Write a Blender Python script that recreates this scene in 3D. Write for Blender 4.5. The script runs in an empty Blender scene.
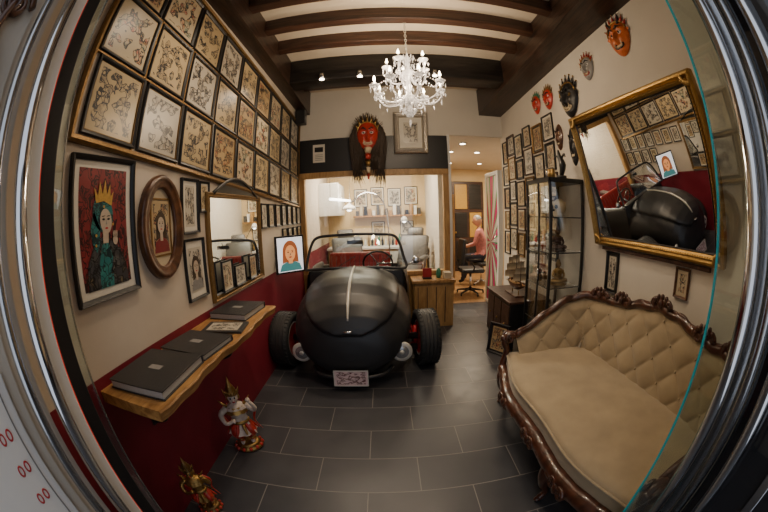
import bpy, bmesh, math, random
from mathutils import Vector, Matrix, noise
random.seed(7)
V=Vector; pi=math.pi; sin=math.sin; cos=math.cos
SC=bpy.context.scene.collection

# ------------------------------------------------------------------ materials
def newmat(name):
    m=bpy.data.materials.new(name); m.use_nodes=True
    nt=m.node_tree; return m,nt,nt.nodes['Principled BSDF']
def mat(name,col,rough=.5,metal=0,var=.12,vs=8,bump=0,bs=60,emis=None,es=0,coat=0,sheen=0,trans=0,spec=None):
    m,nt,b=newmat(name); N=nt.nodes; L=nt.links
    tc=N.new('ShaderNodeNewGeometry'); n=N.new('ShaderNodeTexNoise'); n.inputs['Scale'].default_value=vs; n.inputs['Detail'].default_value=4
    L.new(tc.outputs['Position'],n.inputs['Vector'])
    mx=N.new('ShaderNodeMix'); mx.data_type='RGBA'
    mx.inputs[6].default_value=(*[max(0,c*(1-var)) for c in col],1); mx.inputs[7].default_value=(*[min(1,c*(1+var)) for c in col],1)
    L.new(n.outputs['Fac'],mx.inputs[0]); L.new(mx.outputs[2],b.inputs['Base Color'])
    b.inputs['Roughness'].default_value=rough; b.inputs['Metallic'].default_value=metal
    if coat: b.inputs['Coat Weight'].default_value=coat
    if sheen: b.inputs['Sheen Weight'].default_value=sheen
    if trans: b.inputs['Transmission Weight'].default_value=trans
    if spec is not None: b.inputs['Specular IOR Level'].default_value=spec
    if emis: b.inputs['Emission Color'].default_value=(*emis,1); b.inputs['Emission Strength'].default_value=es
    if bump:
        n2=N.new('ShaderNodeTexNoise'); n2.inputs['Scale'].default_value=bs; n2.inputs['Detail'].default_value=5
        L.new(tc.outputs['Position'],n2.inputs['Vector'])
        bp=N.new('ShaderNodeBump'); bp.inputs['Strength'].default_value=bump; bp.inputs['Distance'].default_value=.01
        L.new(n2.outputs['Fac'],bp.inputs['Height']); L.new(bp.outputs['Normal'],b.inputs['Normal'])
    return m
def woodmat(name,c1,c2,scale=(2,14,14),rough=.45,coat=0):
    m,nt,b=newmat(name); N=nt.nodes; L=nt.links
    tc=N.new('ShaderNodeNewGeometry'); mp=N.new('ShaderNodeMapping'); mp.inputs['Scale'].default_value=scale
    L.new(tc.outputs['Position'],mp.inputs['Vector'])
    n=N.new('ShaderNodeTexNoise'); n.inputs['Scale'].default_value=2.2; n.inputs['Detail'].default_value=6; n.inputs['Distortion'].default_value=1.2
    L.new(mp.outputs[0],n.inputs['Vector'])
    r=N.new('ShaderNodeValToRGB'); r.color_ramp.elements[0].position=.35; r.color_ramp.elements[1].position=.68
    r.color_ramp.elements[0].color=(*c1,1); r.color_ramp.elements[1].color=(*c2,1)
    L.new(n.outputs['Fac'],r.inputs['Fac']); L.new(r.outputs[0],b.inputs['Base Color'])
    bp=N.new('ShaderNodeBump'); bp.inputs['Strength'].default_value=.25; bp.inputs['Distance'].default_value=.01
    L.new(n.outputs['Fac'],bp.inputs['Height']); L.new(bp.outputs['Normal'],b.inputs['Normal'])
    b.inputs['Roughness'].default_value=rough; b.inputs['Coat Weight'].default_value=coat
    return m
def glassmat(name,tint=(.97,.98,.98),refl=.06,edge=.5):
    m=bpy.data.materials.new(name); m.use_nodes=True; nt=m.node_tree; N=nt.nodes; L=nt.links
    N.remove(N['Principled BSDF']); out=N['Material Output']
    t=N.new('ShaderNodeBsdfTransparent'); t.inputs[0].default_value=(*tint,1)
    g=N.new('ShaderNodeBsdfGlossy'); g.inputs['Roughness'].default_value=.02; g.inputs[0].default_value=(.95,.97,1,1)
    lw=N.new('ShaderNodeLayerWeight'); lw.inputs[0].default_value=.25
    mr=N.new('ShaderNodeMapRange'); mr.inputs[3].default_value=refl; mr.inputs[4].default_value=edge
    L.new(lw.outputs['Fresnel'],mr.inputs[0])
    mx=N.new('ShaderNodeMixShader'); L.new(mr.outputs[0],mx.inputs[0]); L.new(t.outputs[0],mx.inputs[1]); L.new(g.outputs[0],mx.inputs[2])
    L.new(mx.outputs[0],out.inputs[0]); return m
def flashmat(name,paper,ink=(.02,.02,.024),scale=1.0,tints=((.10,.09,.09),(.24,.17,.10),(.15,.14,.13)),rough=.3,thr=.49,margin=.44,shade=2.2):
    m,nt,b=newmat(name); N=nt.nodes; L=nt.links
    uv=N.new('ShaderNodeUVMap')
    fr=N.new('ShaderNodeVectorMath'); fr.operation='FRACTION'; L.new(uv.outputs[0],fr.inputs[0])
    sp=N.new('ShaderNodeSeparateXYZ'); L.new(fr.outputs[0],sp.inputs[0])
    def mth(op,a,bb=None,clamp=False):
        n=N.new('ShaderNodeMath'); n.operation=op; n.use_clamp=clamp
        for i,x in enumerate((a,bb)):
            if x is None: continue
            if isinstance(x,(int,float)): n.inputs[i].default_value=x
            else: L.new(x,n.inputs[i])
        return n.outputs[0]
    def noi(sc,det=2):
        n=N.new('ShaderNodeTexNoise'); n.inputs['Scale'].default_value=sc*scale; n.inputs['Detail'].default_value=det; L.new(uv.outputs[0],n.inputs['Vector']); return n
    dx=mth('ABSOLUTE',mth('SUBTRACT',sp.outputs[0],.5)); dy=mth('ABSOLUTE',mth('SUBTRACT',sp.outputs[1],.5))
    edge=mth('LESS_THAN',mth('MAXIMUM',dx,dy),margin)
    n1=noi(4.4,1.2)
    blob=mth('MULTIPLY',mth('GREATER_THAN',n1.outputs['Fac'],thr),edge)
    n3=noi(5)
    ad=N.new('ShaderNodeVectorMath'); ad.operation='MULTIPLY_ADD'; L.new(n3.outputs['Color'],ad.inputs[0]); ad.inputs[1].default_value=(.35,.35,0); L.new(uv.outputs[0],ad.inputs[2])
    def vor(sc,w):
        vo=N.new('ShaderNodeTexVoronoi'); vo.feature='DISTANCE_TO_EDGE'; vo.inputs['Scale'].default_value=sc*scale; L.new(ad.outputs[0],vo.inputs['Vector'])
        return mth('LESS_THAN',vo.outputs['Distance'],w)
    ln=mth('MULTIPLY',mth('MAXIMUM',vor(8,.06),mth('MULTIPLY',vor(19,.09),mth('GREATER_THAN',n3.outputs['Fac'],.55))),blob)
    outl=mth('MULTIPLY',mth('LESS_THAN',mth('ABSOLUTE',mth('SUBTRACT',n1.outputs['Fac'],thr)),.012),edge)
    ln=mth('MAXIMUM',ln,outl)
    n4=noi(10,3)
    sh=mth('MULTIPLY',mth('MULTIPLY',mth('SUBTRACT',n4.outputs['Fac'],.38),shade*1.6,True),blob)
    n5=noi(3.6,1); r=N.new('ShaderNodeValToRGB'); e=r.color_ramp.elements; e[0].position=.40; e[0].color=(*tints[0],1); e[1].position=.60; e[1].color=(*tints[2],1); x=e.new(.5); x.color=(*tints[1],1); L.new(n5.outputs['Fac'],r.inputs['Fac'])
    n6=noi(1.3,4); pm=N.new('ShaderNodeMix'); pm.data_type='RGBA'; pm.inputs[6].default_value=(*[c*.78 for c in paper],1); pm.inputs[7].default_value=(*[c*1.2 for c in paper],1); L.new(n6.outputs['Fac'],pm.inputs[0])
    m1=N.new('ShaderNodeMix'); m1.data_type='RGBA'; L.new(pm.outputs[2],m1.inputs[6]); L.new(r.outputs[0],m1.inputs[7]); L.new(sh,m1.inputs[0])
    m2=N.new('ShaderNodeMix'); m2.data_type='RGBA'; L.new(m1.outputs[2],m2.inputs[6]); m2.inputs[7].default_value=(*ink,1); L.new(ln,m2.inputs[0])
    L.new(m2.outputs[2],b.inputs['Base Color']); b.inputs['Roughness'].default_value=rough
    return m

M_black=mat('black_paint',(.012,.012,.013),.4); M_matblack=mat('satin_black_car_paint',(.020,.020,.022),.38,bump=.02,bs=200)
M_rubber=mat('rubber',(.022,.022,.022),.65,bump=.2,bs=90)
M_chrome=mat('chrome',(.82,.83,.85),.1,1,var=.03)
M_trim=mat('polished_aluminium_trim',(.66,.64,.58),.3,.35,var=.05)
M_steel=mat('brushed_steel',(.55,.56,.58),.22,1,var=.06)
M_gold=mat('antique_gold',(.38,.235,.075),.36,.85,var=.35,vs=40,bump=.3,bs=80)
M_golddk=mat('dark_gold',(.22,.125,.04),.4,.6,var=.4,vs=40,bump=.3,bs=80)
M_silver=mat('silver_leaf',(.5,.46,.4),.35,.8,var=.3,vs=50,bump=.3,bs=90)
M_plaster=mat('cream_plaster',(.58,.51,.41),.8,var=.1,vs=3,bump=.15,bs=25)
M_plaster2=mat('white_plaster',(.64,.59,.51),.8,var=.08,vs=3,bump=.1,bs=25)
M_tan=mat('studio_tan_paint',(.66,.50,.28),.7,var=.1,vs=3)
M_redleather=mat('red_leather',(.34,.015,.015),.4,var=.15)
M_greyleather=mat('grey_leather',(.08,.075,.07),.4,var=.15)
M_redrim=mat('red_enamel',(.46,.015,.02),.3,coat=.3)
M_beam=woodmat('dark_beam_wood',(.030,.013,.008),(.085,.038,.022),(1,12,12),.4)
M_beamblk=woodmat('black_beam_wood',(.006,.005,.005),(.02,.016,.014),(1,12,12),.4)
M_beamy=woodmat('dark_beam_wood_long',(.014,.008,.006),(.055,.028,.017),(12,1,12),.4)
M_oak=woodmat('oiled_oak',(.24,.11,.03),(.50,.275,.09),(10,1.6,10),.4,.1)
M_pine=woodmat('pine',(.32,.175,.06),(.50,.30,.115),(8,8,1.4),.45)
M_dkwood=woodmat('mahogany',(.032,.010,.005),(.10,.033,.016),(6,6,3),.28,.4)
M_oval=woodmat('walnut',(.045,.016,.008),(.14,.055,.022),(5,5,5),.3,.3)
M_mirror=mat('mirror_silver',(.80,.81,.80),.015,1,var=.01)
M_glass=glassmat('clear_glass'); M_glassdoor=glassmat('door_glass',(.88,.95,.94),.1,.6)
M_glassw=glassmat('windshield_glass',(.85,.9,.9),.07,.5)
M_darkglass=mat('dark_reflective_glass',(.02,.02,.022),.04,0,spec=1.0)
M_teal=mat('glass_edge_teal',(.02,.32,.33),.15,emis=(0,.25,.27),es=.2)
M_white=mat('white_lacquer',(.74,.73,.70),.35,var=.04)
M_paper=mat('paper',(.66,.62,.53),.6,var=.06)
M_cream=mat('aged_paper',(.52,.43,.29),.5,var=.15)
M_skin=mat('skin',(.55,.30,.21),.5,var=.08)
M_pale=mat('pale_print',(.50,.40,.30),.4,var=.2,vs=60)
M_ink=mat('ink_black',(.015,.014,.016),.3)
M_crimson=mat('crimson_print',(.18,.015,.02),.3,var=.4,vs=30)
M_goldp=mat('gold_print',(.48,.28,.06),.3,var=.4,vs=80)
M_grey=mat('grey_print',(.24,.23,.22),.4,var=.3,vs=60)
M_leather=mat('black_leather',(.024,.024,.026),.42,bump=.3,bs=150)
M_pages=mat('page_edges',(.42,.41,.39),.5,var=.4,vs=260)
M_hair=mat('dark_hair',(.042,.024,.012),.5,var=.5,vs=60)
M_bone=mat('bone',(.6,.5,.34),.5)
M_maskred=mat('mask_red',(.42,.03,.018),.35,var=.4,vs=40)
M_maskor=mat('mask_orange',(.55,.13,.03),.35,var=.4,vs=40)
M_jade=mat('jade_paint',(.04,.22,.13),.4)
M_shirt=mat('pink_shirt',(.48,.18,.18),.8,var=.6,vs=30)
M_jeans=mat('dark_jeans',(.02,.025,.05),.8)
M_bulb=mat('warm_bulb',(1,.9,.7),.3,emis=(1,.80,.54),es=26)
M_spot=mat('spot_glow',(1,.95,.85),.3,emis=(1,.85,.65),es=16)
M_tube=mat('light_tube',(1,1,1),.3,emis=(1,.96,.88),es=11)
M_redstrip=mat('red_strip_glow',(.5,.02,.02),.3,emis=(1,.1,.05),es=.3)  # thin red door-frame strip, faint glow put into its colour, no lamp
RGBt=((.04,.17,.15),(.42,.22,.06),(.46,.05,.035))
M_flash=flashmat('tattoo_flash_sheet',(.48,.37,.21)); M_flash2=flashmat('tattoo_flash_grey',(.50,.45,.36),scale=.9)
M_flash3=flashmat('tattoo_flash_colour',(.52,.43,.29),scale=.9,tints=RGBt)
M_flash4=flashmat('tattoo_flash_sepia',(.44,.32,.17),tints=((.05,.09,.13),(.34,.17,.05),(.36,.06,.035)),thr=.46)
M_qbg=flashmat('queen_backdrop',(.22,.024,.028),(.03,.008,.01),scale=1.2,tints=((.10,.012,.015),(.28,.03,.03),(.13,.02,.02)),margin=.5,thr=.42)
M_turban=flashmat('turban_print',(.02,.16,.16),(.008,.03,.035),scale=1.0,tints=((.01,.06,.08),(.05,.25,.22),(.02,.10,.06)),margin=.5,thr=.42)
M_robe=flashmat('robe_print',(.04,.04,.045),(.008,.008,.01),scale=1.0,tints=((.12,.12,.11),(.05,.05,.06),(.20,.15,.07)),margin=.5,thr=.42)
M_platem=flashmat('plate_print',(.66,.50,.50),(.12,.02,.03),1.3)
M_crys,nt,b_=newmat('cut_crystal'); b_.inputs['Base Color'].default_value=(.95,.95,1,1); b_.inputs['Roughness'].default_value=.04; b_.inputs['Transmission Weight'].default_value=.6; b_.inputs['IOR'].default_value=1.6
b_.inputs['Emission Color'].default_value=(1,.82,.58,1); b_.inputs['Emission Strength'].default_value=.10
M_velvet=mat('beige_velvet',(.34,.262,.155),.75,var=.3,vs=7,bump=.12,bs=300,sheen=.4)
def starmat():
    m,nt,b=newmat('starburst_print'); N=nt.nodes; L=nt.links
    uv=N.new('ShaderNodeUVMap'); s=N.new('ShaderNodeVectorMath'); s.operation='SUBTRACT'; s.inputs[1].default_value=(.35,.48,0); L.new(uv.outputs[0],s.inputs[0])
    s2=N.new('ShaderNodeVectorMath'); s2.operation='MULTIPLY'; s2.inputs[1].default_value=(.35,1,1); L.new(s.outputs[0],s2.inputs[0])
    sp=N.new('ShaderNodeSeparateXYZ'); L.new(s2.outputs[0],sp.inputs[0])
    a=N.new('ShaderNodeMath'); a.operation='ARCTAN2'; L.new(sp.outputs[1],a.inputs[0]); L.new(sp.outputs[0],a.inputs[1])
    mu=N.new('ShaderNodeMath'); mu.operation='MULTIPLY'; mu.inputs[1].default_value=12; L.new(a.outputs[0],mu.inputs[0])
    si=N.new('ShaderNodeMath'); si.operation='SINE'; L.new(mu.outputs[0],si.inputs[0])
    ma=N.new('ShaderNodeMath'); ma.operation='MULTIPLY_ADD'; ma.inputs[1].default_value=.5; ma.inputs[2].default_value=.5; L.new(si.outputs[0],ma.inputs[0])
    r=N.new('ShaderNodeValToRGB'); r.color_ramp.interpolation='CONSTANT'; e=r.color_ramp.elements
    e[0].position=0; e[0].color=(.48,.03,.16,1); e[1].position=.33; e[1].color=(.03,.30,.10,1); x=e.new(.7); x.color=(.62,.55,.52,1)
    L.new(ma.outputs[0],r.inputs['Fac']); L.new(r.outputs[0],b.inputs['Base Color']); b.inputs['Roughness'].default_value=.2
    return m
M_star=starmat()
def tilemat():
    m,nt,b=newmat('slate_floor_tiles'); N=nt.nodes; L=nt.links
    g=N.new('ShaderNodeNewGeometry'); mp=N.new('ShaderNodeMapping'); mp.inputs['Location'].default_value=(.13,.02,0); L.new(g.outputs['Position'],mp.inputs['Vector'])
    br=N.new('ShaderNodeTexBrick'); br.inputs['Scale'].default_value=1; br.inputs['Brick Width'].default_value=.6; br.inputs['Row Height'].default_value=.31
    br.inputs['Mortar Size'].default_value=.003; br.inputs['Mortar Smooth'].default_value=.1; br.offset=.5
    br.inputs['Color1'].default_value=(.040,.042,.050,1); br.inputs['Color2'].default_value=(.054,.055,.063,1); br.inputs['Mortar'].default_value=(.19,.18,.17,1)
    L.new(mp.outputs[0],br.inputs['Vector'])
    n=N.new('ShaderNodeTexNoise'); n.inputs['Scale'].default_value=6; n.inputs['Detail'].default_value=6; L.new(g.outputs['Position'],n.inputs['Vector'])
    mx=N.new('ShaderNodeMix'); mx.data_type='RGBA'; mx.blend_type='MULTIPLY'; mx.inputs[0].default_value=.6
    rr=N.new('ShaderNodeValToRGB'); rr.color_ramp.elements[0].color=(.6,.6,.62,1); rr.color_ramp.elements[1].color=(1.3,1.25,1.2,1); L.new(n.outputs['Fac'],rr.inputs['Fac'])
    L.new(br.outputs['Color'],mx.inputs[6]); L.new(rr.outputs[0],mx.inputs[7]); L.new(mx.outputs[2],b.inputs['Base Color'])
    mr=N.new('ShaderNodeMapRange'); mr.inputs[3].default_value=.28; mr.inputs[4].default_value=.5; L.new(n.outputs['Fac'],mr.inputs[0]); L.new(mr.outputs[0],b.inputs['Roughness'])
    bp=N.new('ShaderNodeBump'); bp.inputs['Strength'].default_value=.4; bp.inputs['Distance'].default_value=.003; bp.invert=True
    L.new(br.outputs['Fac'],bp.inputs['Height']); L.new(bp.outputs['Normal'],b.inputs['Normal'])
    return m
M_tile=tilemat()
M_parq=woodmat('parquet',(.28,.15,.065),(.43,.26,.12),(8,1.5,8),.35)
M_ceil=mat('cream_ceiling_plaster',(.72,.62,.49),.8,var=.14,vs=3,bump=.15,bs=25)
def wallmat():
    m,nt,b=newmat('cream_wall_over_oxblood_dado'); N=nt.nodes; L=nt.links
    g=N.new('ShaderNodeNewGeometry'); sp=N.new('ShaderNodeSeparateXYZ'); L.new(g.outputs['Position'],sp.inputs[0])
    c=N.new('ShaderNodeMath'); c.operation='GREATER_THAN'; c.inputs[1].default_value=.95; L.new(sp.outputs[2],c.inputs[0])
    n=N.new('ShaderNodeTexNoise'); n.inputs['Scale'].default_value=4; n.inputs['Detail'].default_value=5; L.new(g.outputs['Position'],n.inputs['Vector'])
    a=N.new('ShaderNodeMix'); a.data_type='RGBA'; a.inputs[6].default_value=(.13,.004,.014,1); a.inputs[7].default_value=(.22,.010,.026,1); L.new(n.outputs['Fac'],a.inputs[0])
    a2=N.new('ShaderNodeMix'); a2.data_type='RGBA'; a2.inputs[6].default_value=(.48,.41,.33,1); a2.inputs[7].default_value=(.62,.54,.44,1); L.new(n.outputs['Fac'],a2.inputs[0])
    x=N.new('ShaderNodeMix'); x.data_type='RGBA'; L.new(c.outputs[0],x.inputs[0]); L.new(a.outputs[2],x.inputs[6]); L.new(a2.outputs[2],x.inputs[7]); L.new(x.outputs[2],b.inputs['Base Color'])
    b.inputs['Roughness'].default_value=.6; return m
M_wallL=wallmat()

# ------------------------------------------------------------------ builder
def catm(pts,n):
    pts=[V(p) for p in pts]; out=[]
    P=[pts[0]*2-pts[1]]+pts+[pts[-1]*2-pts[-2]]
    for i in range(1,len(P)-2):
        for k in range(n):
            t=k/n; a,b,c,d=P[i-1],P[i],P[i+1],P[i+2]
            out.append(.5*((2*b)+(c-a)*t+(2*a-5*b+4*c-d)*t*t+(3*b-a-3*c+d)*t**3))
    out.append(pts[-1]); return out
def lerps(xs,ys,x):
    if x<=xs[0]: return ys[0]
    for i in range(len(xs)-1):
        if x<=xs[i+1]:
            t=(x-xs[i])/(xs[i+1]-xs[i]); return ys[i]*(1-t)+ys[i+1]*t
    return ys[-1]
def T(x,y,z): return Matrix.Translation((x,y,z))
def PL(c,R,U):
    R=V(R).normalized(); U=V(U).normalized(); Nn=R.cross(U); c=V(c)
    return Matrix(((R.x,U.x,Nn.x,c.x),(R.y,U.y,Nn.y,c.y),(R.z,U.z,Nn.z,c.z),(0,0,0,1)))
def WL(y,z,off=0): return PL((-1.15+off,y,z),(0,1,0),(0,0,1))
def WR(y,z,off=0): return PL((1.8-off,y,z),(0,-1,0),(0,0,1))
def WB(x,z,yy=4.4,off=0): return PL((x,yy-off,z),(1,0,0),(0,0,1))
class B:
    def __init__(s,name): s.n=name; s.v=[]; s.f=[]; s.m=[]; s.s=[]; s.u=[]; s.mats=[]
    def mi(s,m):
        if m not in s.mats: s.mats.append(m)
        return s.mats.index(m)
    def add(s,vs,fs,m,smooth=False,M=None,uvs=None):
        o=len(s.v); k=s.mi(m)
        for p in vs:
            p=V(p); s.v.append(M@p if M is not None else p)
        for i,f in enumerate(fs):
            s.f.append([o+j for j in f]); s.m.append(k); s.s.append(smooth); s.u.append(uvs[i] if uvs else None)
        return s
    def box(s,a,b,m,bev=0,M=None):
        x0,y0,z0=a; x1,y1,z1=b
        if bev<=0:
            vs=[(x,y,z) for x in (x0,x1) for y in (y0,y1) for z in (z0,z1)]
            return s.add(vs,[(0,1,3,2),(4,6,7,5),(0,4,5,1),(2,3,7,6),(0,2,6,4),(1,5,7,3)],m,False,M)
        bm=bmesh.new(); bmesh.ops.create_cube(bm,size=1)
        for v in bm.verts: v.co=V(((x0+x1)/2+v.co.x*(x1-x0),(y0+y1)/2+v.co.y*(y1-y0),(z0+z1)/2+v.co.z*(z1-z0)))
        bmesh.ops.bevel(bm,geom=bm.edges[:],offset=bev,segments=3,affect='EDGES',profile=.5)
        bm.verts.index_update(); vs=[v.co.copy() for v in bm.verts]; fs=[[v.index for v in f.verts] for f in bm.faces]; bm.free()
        return s.add(vs,fs,m,bev>.015,M)
    def lathe(s,prof,m,M=None,seg=20,smooth=True,sc=(1,1)):
        vs=[];fs=[];n=len(prof)
        for i in range(seg):
            a=2*pi*i/seg
            for r,z in prof: vs.append((r*cos(a)*sc[0],r*sin(a)*sc[1],z))
        for i in range(seg):
            j=(i+1)%seg
            for k in range(n-1): fs.append((i*n+k,j*n+k,j*n+k+1,i*n+k+1))
        fs.append([i*n for i in range(seg)][::-1]); fs.append([i*n+n-1 for i in range(seg)])
        return s.add(vs,fs,m,smooth,M)
    def sph(s,c,r,m,sc=(1,1,1),seg=12,M=None,rot=None):
        h=max(4,seg//2); prof=[(max(1e-4,sin(pi*k/h)),-cos(pi*k/h)) for k in range(h+1)]
        MM=T(*c)@(rot if rot is not None else Matrix.Identity(4))@Matrix.Diagonal((r*sc[0],r*sc[1],r*sc[2],1))
        return s.lathe(prof,m,(M@MM if M is not None else MM),seg)
    def tube(s,pts,r,m,seg=8,closed=False,M=None,flat=1.0,smooth=True):
        pts=[V(p) for p in pts]; n=len(pts)
        rr=r if isinstance(r,(list,tuple)) else [r]*n
        if len(rr)!=n: rr=[lerps([i/(len(rr)-1) for i in range(len(rr))],list(rr),k/(n-1)) for k in range(n)]
        vs=[];fs=[];up=None
        for i in range(n):
            if closed: d=pts[(i+1)%n]-pts[i-1]
            else: d=pts[min(n-1,i+1)]-pts[max(0,i-1)]
            d=d.normalized() if d.length>0 else V((0,0,1))
            if up is None: up=V((0,0,1)) if abs(d.z)<.9 else V((1,0,0))
            a=(up-d*up.dot(d)); a=a.normalized() if a.length>1e-5 else d.orthogonal().normalized(); b=d.cross(a); up=a
            for k in range(seg):
                t=2*pi*k/seg; vs.append(pts[i]+a*cos(t)*rr[i]*flat+b*sin(t)*rr[i])
        for i in range(n if closed else n-1):
            j=(i+1)%n
            for k in range(seg):
                l=(k+1)%seg; fs.append((i*seg+k,i*seg+l,j*seg+l,j*seg+k))
        if not closed: fs.append(list(range(seg))[::-1]); fs.append([(n-1)*seg+k for k in range(seg)])
        return s.add(vs,fs,m,smooth,M)
    def cyl(s,a,b,r,m,seg=16,r2=None,M=None): return s.tube([a,b],[r,r if r2 is None else r2],m,seg,M=M)
    def grid(s,fn,nu,nv,m,closeu=False,closev=False,smooth=True,M=None):
        vs=[];fs=[]
        NU=nu if closeu else nu+1; NV=nv if closev else nv+1
        for i in range(NU):
            for j in range(NV): vs.append(fn(i/nu,j/nv))
        for i in range(nu):
            for j in range(nv):
                a=(i%NU)*NV+(j%NV); b=((i+1)%NU)*NV+(j%NV); c=((i+1)%NU)*NV+((j+1)%NV); d=(i%NU)*NV+((j+1)%NV)
                fs.append((a,b,c,d))
        return s.add(vs,fs,m,smooth,M)
    def quad(s,w,h,z,m,M,cell=(0,0),cx=0,cy=0):
        i,j=cell
        return s.add([(cx-w/2,cy-h/2,z),(cx+w/2,cy-h/2,z),(cx+w/2,cy+h/2,z),(cx-w/2,cy+h/2,z)],[(0,1,2,3)],m,False,M,[[(i,j),(i+.999,j),(i+.999,j+.999),(i,j+.999)]])
    def poly(s,pts,z,m,M):
        return s.add([(x,y,z) for x,y in pts],[list(range(len(pts)))],m,False,M,[[(x*3.2+8.5,y*3.2+8.5) for x,y in pts]])
    def ell(s,cx,cy,rx,ry,z,m,M,seg=24,rot=0):
        p=[]
        for k in range(seg):
            a=2*pi*k/seg; x=rx*cos(a);y=ry*sin(a); p.append((cx+x*cos(rot)-y*sin(rot),cy+x*sin(rot)+y*cos(rot)))
        return s.poly(p,z,m,M)
    def mould(s,w,h,prof,m,M,oval=0,cx=0,cy=0):
        vs=[];fs=[];n=len(prof); seg=oval or 4
        for i in range(seg):
            for o,z in prof:
                if oval:
                    a=2*pi*i/seg; vs.append((cx+(w/2-o)*cos(a),cy+(h/2-o)*sin(a),z))
                else:
                    sx,sy=((-1,-1),(1,-1),(1,1),(-1,1))[i]; vs.append((cx+sx*(w/2-o),cy+sy*(h/2-o),z))
        for i in range(seg):
            j=(i+1)%seg
            for k in range(n-1): fs.append((i*n+k,j*n+k,j*n+k+1,i*n+k+1))
        return s.add(vs,fs,m,bool(oval),M)
    def frame(s,w,h,fw,d,mf,ma,M,mb=None,mw=0,cell=(0,0),cx=0,cy=0):
        s.mould(w,h,[(0,0),(0,d*.8),(fw*.15,d),(fw*.6,d*.85),(fw,d*.55),(fw,0)],mf,M,cx=cx,cy=cy)
        iw,ih=w-2*fw,h-2*fw
        if mb: s.quad(iw,ih,d*.3,mb,M,cx=cx,cy=cy); s.quad(iw-2*mw,ih-2*mw,d*.3+.001,ma,M,cell,cx,cy)
        else: s.quad(iw,ih,d*.3,ma,M,cell,cx,cy)
        return s
    def build(s,parent=None,recalc=True):
        c=V((0,0,0))
        if s.v:
            mn=V([min(p[i] for p in s.v) for i in range(3)]); mx=V([max(p[i] for p in s.v) for i in range(3)]); c=(mn+mx)/2
        me=bpy.data.meshes.new(s.n); me.from_pydata([p-c for p in s.v],[],s.f)
        for m in s.mats: me.materials.append(m)
        me.polygons.foreach_set('material_index',s.m); me.polygons.foreach_set('use_smooth',s.s)
        if any(u for u in s.u):
            ul=me.uv_layers.new(name='UVMap')
            for p,u in zip(me.polygons,s.u):
                if u:
                    for li,x in zip(p.loop_indices,u): ul.data[li].uv=x
        me.update()
        o=bpy.data.objects.new(s.n,me); SC.objects.link(o); o.location=c
        if parent: o.parent=parent
        return o

# ------------------------------------------------------------------ room shell
H=3.36
def shell(n,a,b,m): return B(n).box(a,b,m).build()
shell('floor',(-1.3,-.8,-.1),(2.0,5.05,0),M_tile)
shell('floor_back_room',(-1.3,5.05,-.1),(4.1,8.6,0),M_parq)
shell('wall_left',(-1.3,.2,0),(-1.15,8.5,H),M_wallL)
shell('wall_right',(1.8,.2,0),(1.95,4.5,H),M_plaster2)
B('wall_front').box((-1.3,.17,0),(-.86,.28,H),M_plaster).box((.9,.17,0),(1.95,.28,H),M_plaster).box((-.86,.17,2.75),(.9,.28,H),M_plaster).build()
B('wall_back').box((-1.15,4.4,2.1),(.93,4.5,H),M_plaster2).box((.93,4.4,2.62),(1.8,4.5,H),M_plaster2).build()
shell('ceiling',(-1.3,.17,H),(1.95,4.5,H+.1),M_ceil)
shell('ceiling_back_room',(-1.15,4.5,2.62),(4.0,8.5,2.72),M_plaster2)
shell('wall_back_room_end',(-1.15,8.0,0),(4.0,8.1,2.62),M_tan)
shell('wall_back_room_right',(3.3,4.6,0),(3.4,8.0,2.62),M_plaster)
shell('wall_studio_end',(-1.15,6.7,0),(.96,6.78,2.62),M_tan)
shell('wall_studio_right',(.90,5.1,0),(.98,6.7,2.62),M_plaster2)
shell('wall_corridor',(1.95,4.4,0),(3.3,4.6,2.62),M_plaster2)
bm_=B('ceiling_beams')
for y in (.75,1.17,1.59,2.0,2.42,2.84,3.98):
    bm_.box((-1.15,y-.055,3.235),(1.8,y+.055,H+.005),M_beam,.01)
bm_.build()
B('ceiling_tie_beam').box((-1.15,3.30,3.05),(1.8,3.55,H+.003),M_beamblk,.02).build()
B('trim_beam_right').grid(lambda u,v:[V((1.45,.3+4.1*u,3.15-.2*u)),V((1.8,.3+4.1*u,3.15-.2*u)),V((1.8,.3+4.1*u,H)),V((1.45,.3+4.1*u,H)),V((1.45,.3+4.1*u,3.15-.2*u))][int(round(v*4))],12,4,M_beamy,smooth=False).build()
B('trim_beam_left').grid(lambda u,v:[V((-1.0,.3+4.1*u,3.12-.12*u)),V((-1.15,.3+4.1*u,3.12-.12*u)),V((-1.15,.3+4.1*u,H)),V((-1.0,.3+4.1*u,H)),V((-1.0,.3+4.1*u,3.12-.12*u))][int(round(v*4))],12,4,M_beamy,smooth=False).build()
B('trim_header_band').box((-1.15,4.36,2.12),(.93,4.4,2.60),M_black,.004).build()
p=B('poster'); Mx=WB(-.86,2.39,4.36); p.box((-.085,-.13,0),(.085,.13,.006),M_paper,0,Mx); p.box((-.06,.02,.006),(.06,.09,.008),M_ink,0,Mx)
for k in range(4): p.box((-.055,-.1+.025*k,.006),(.055,-.092+.025*k,.008),M_grey,0,Mx)
p.build()
p=B('window_1'); 
p.box((-1.15,4.38,0),(.93,4.46,.66),M_pine,.004)
for x in (-1.13,.88): p.box((x-.03,4.37,.66),(x+.05,4.47,2.1),M_pine,.006)
p.box((-1.15,4.36,2.04),(.93,4.48,2.12),M_pine,.006); p.box((-1.15,4.36,.64),(.93,4.48,.70),M_pine,.006)
for x in (-.5,.0,.45): p.box((x,4.372,.05),(x+.012,4.38,.62),M_beam)
p.box((-1.1,4.415,.7),(.85,4.421,2.04),M_glass); p.build()
p=B('reception_counter'); p.box((.38,4.0,0),(.90,4.34,.60),M_pine,.006).box((.35,3.97,.60),(.92,4.35,.64),M_oak,.008)
for k in range(4): p.box((.42+.12*k,3.992,.06),(.43+.12*k,4.0,.55),M_beam)
p.build()
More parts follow.
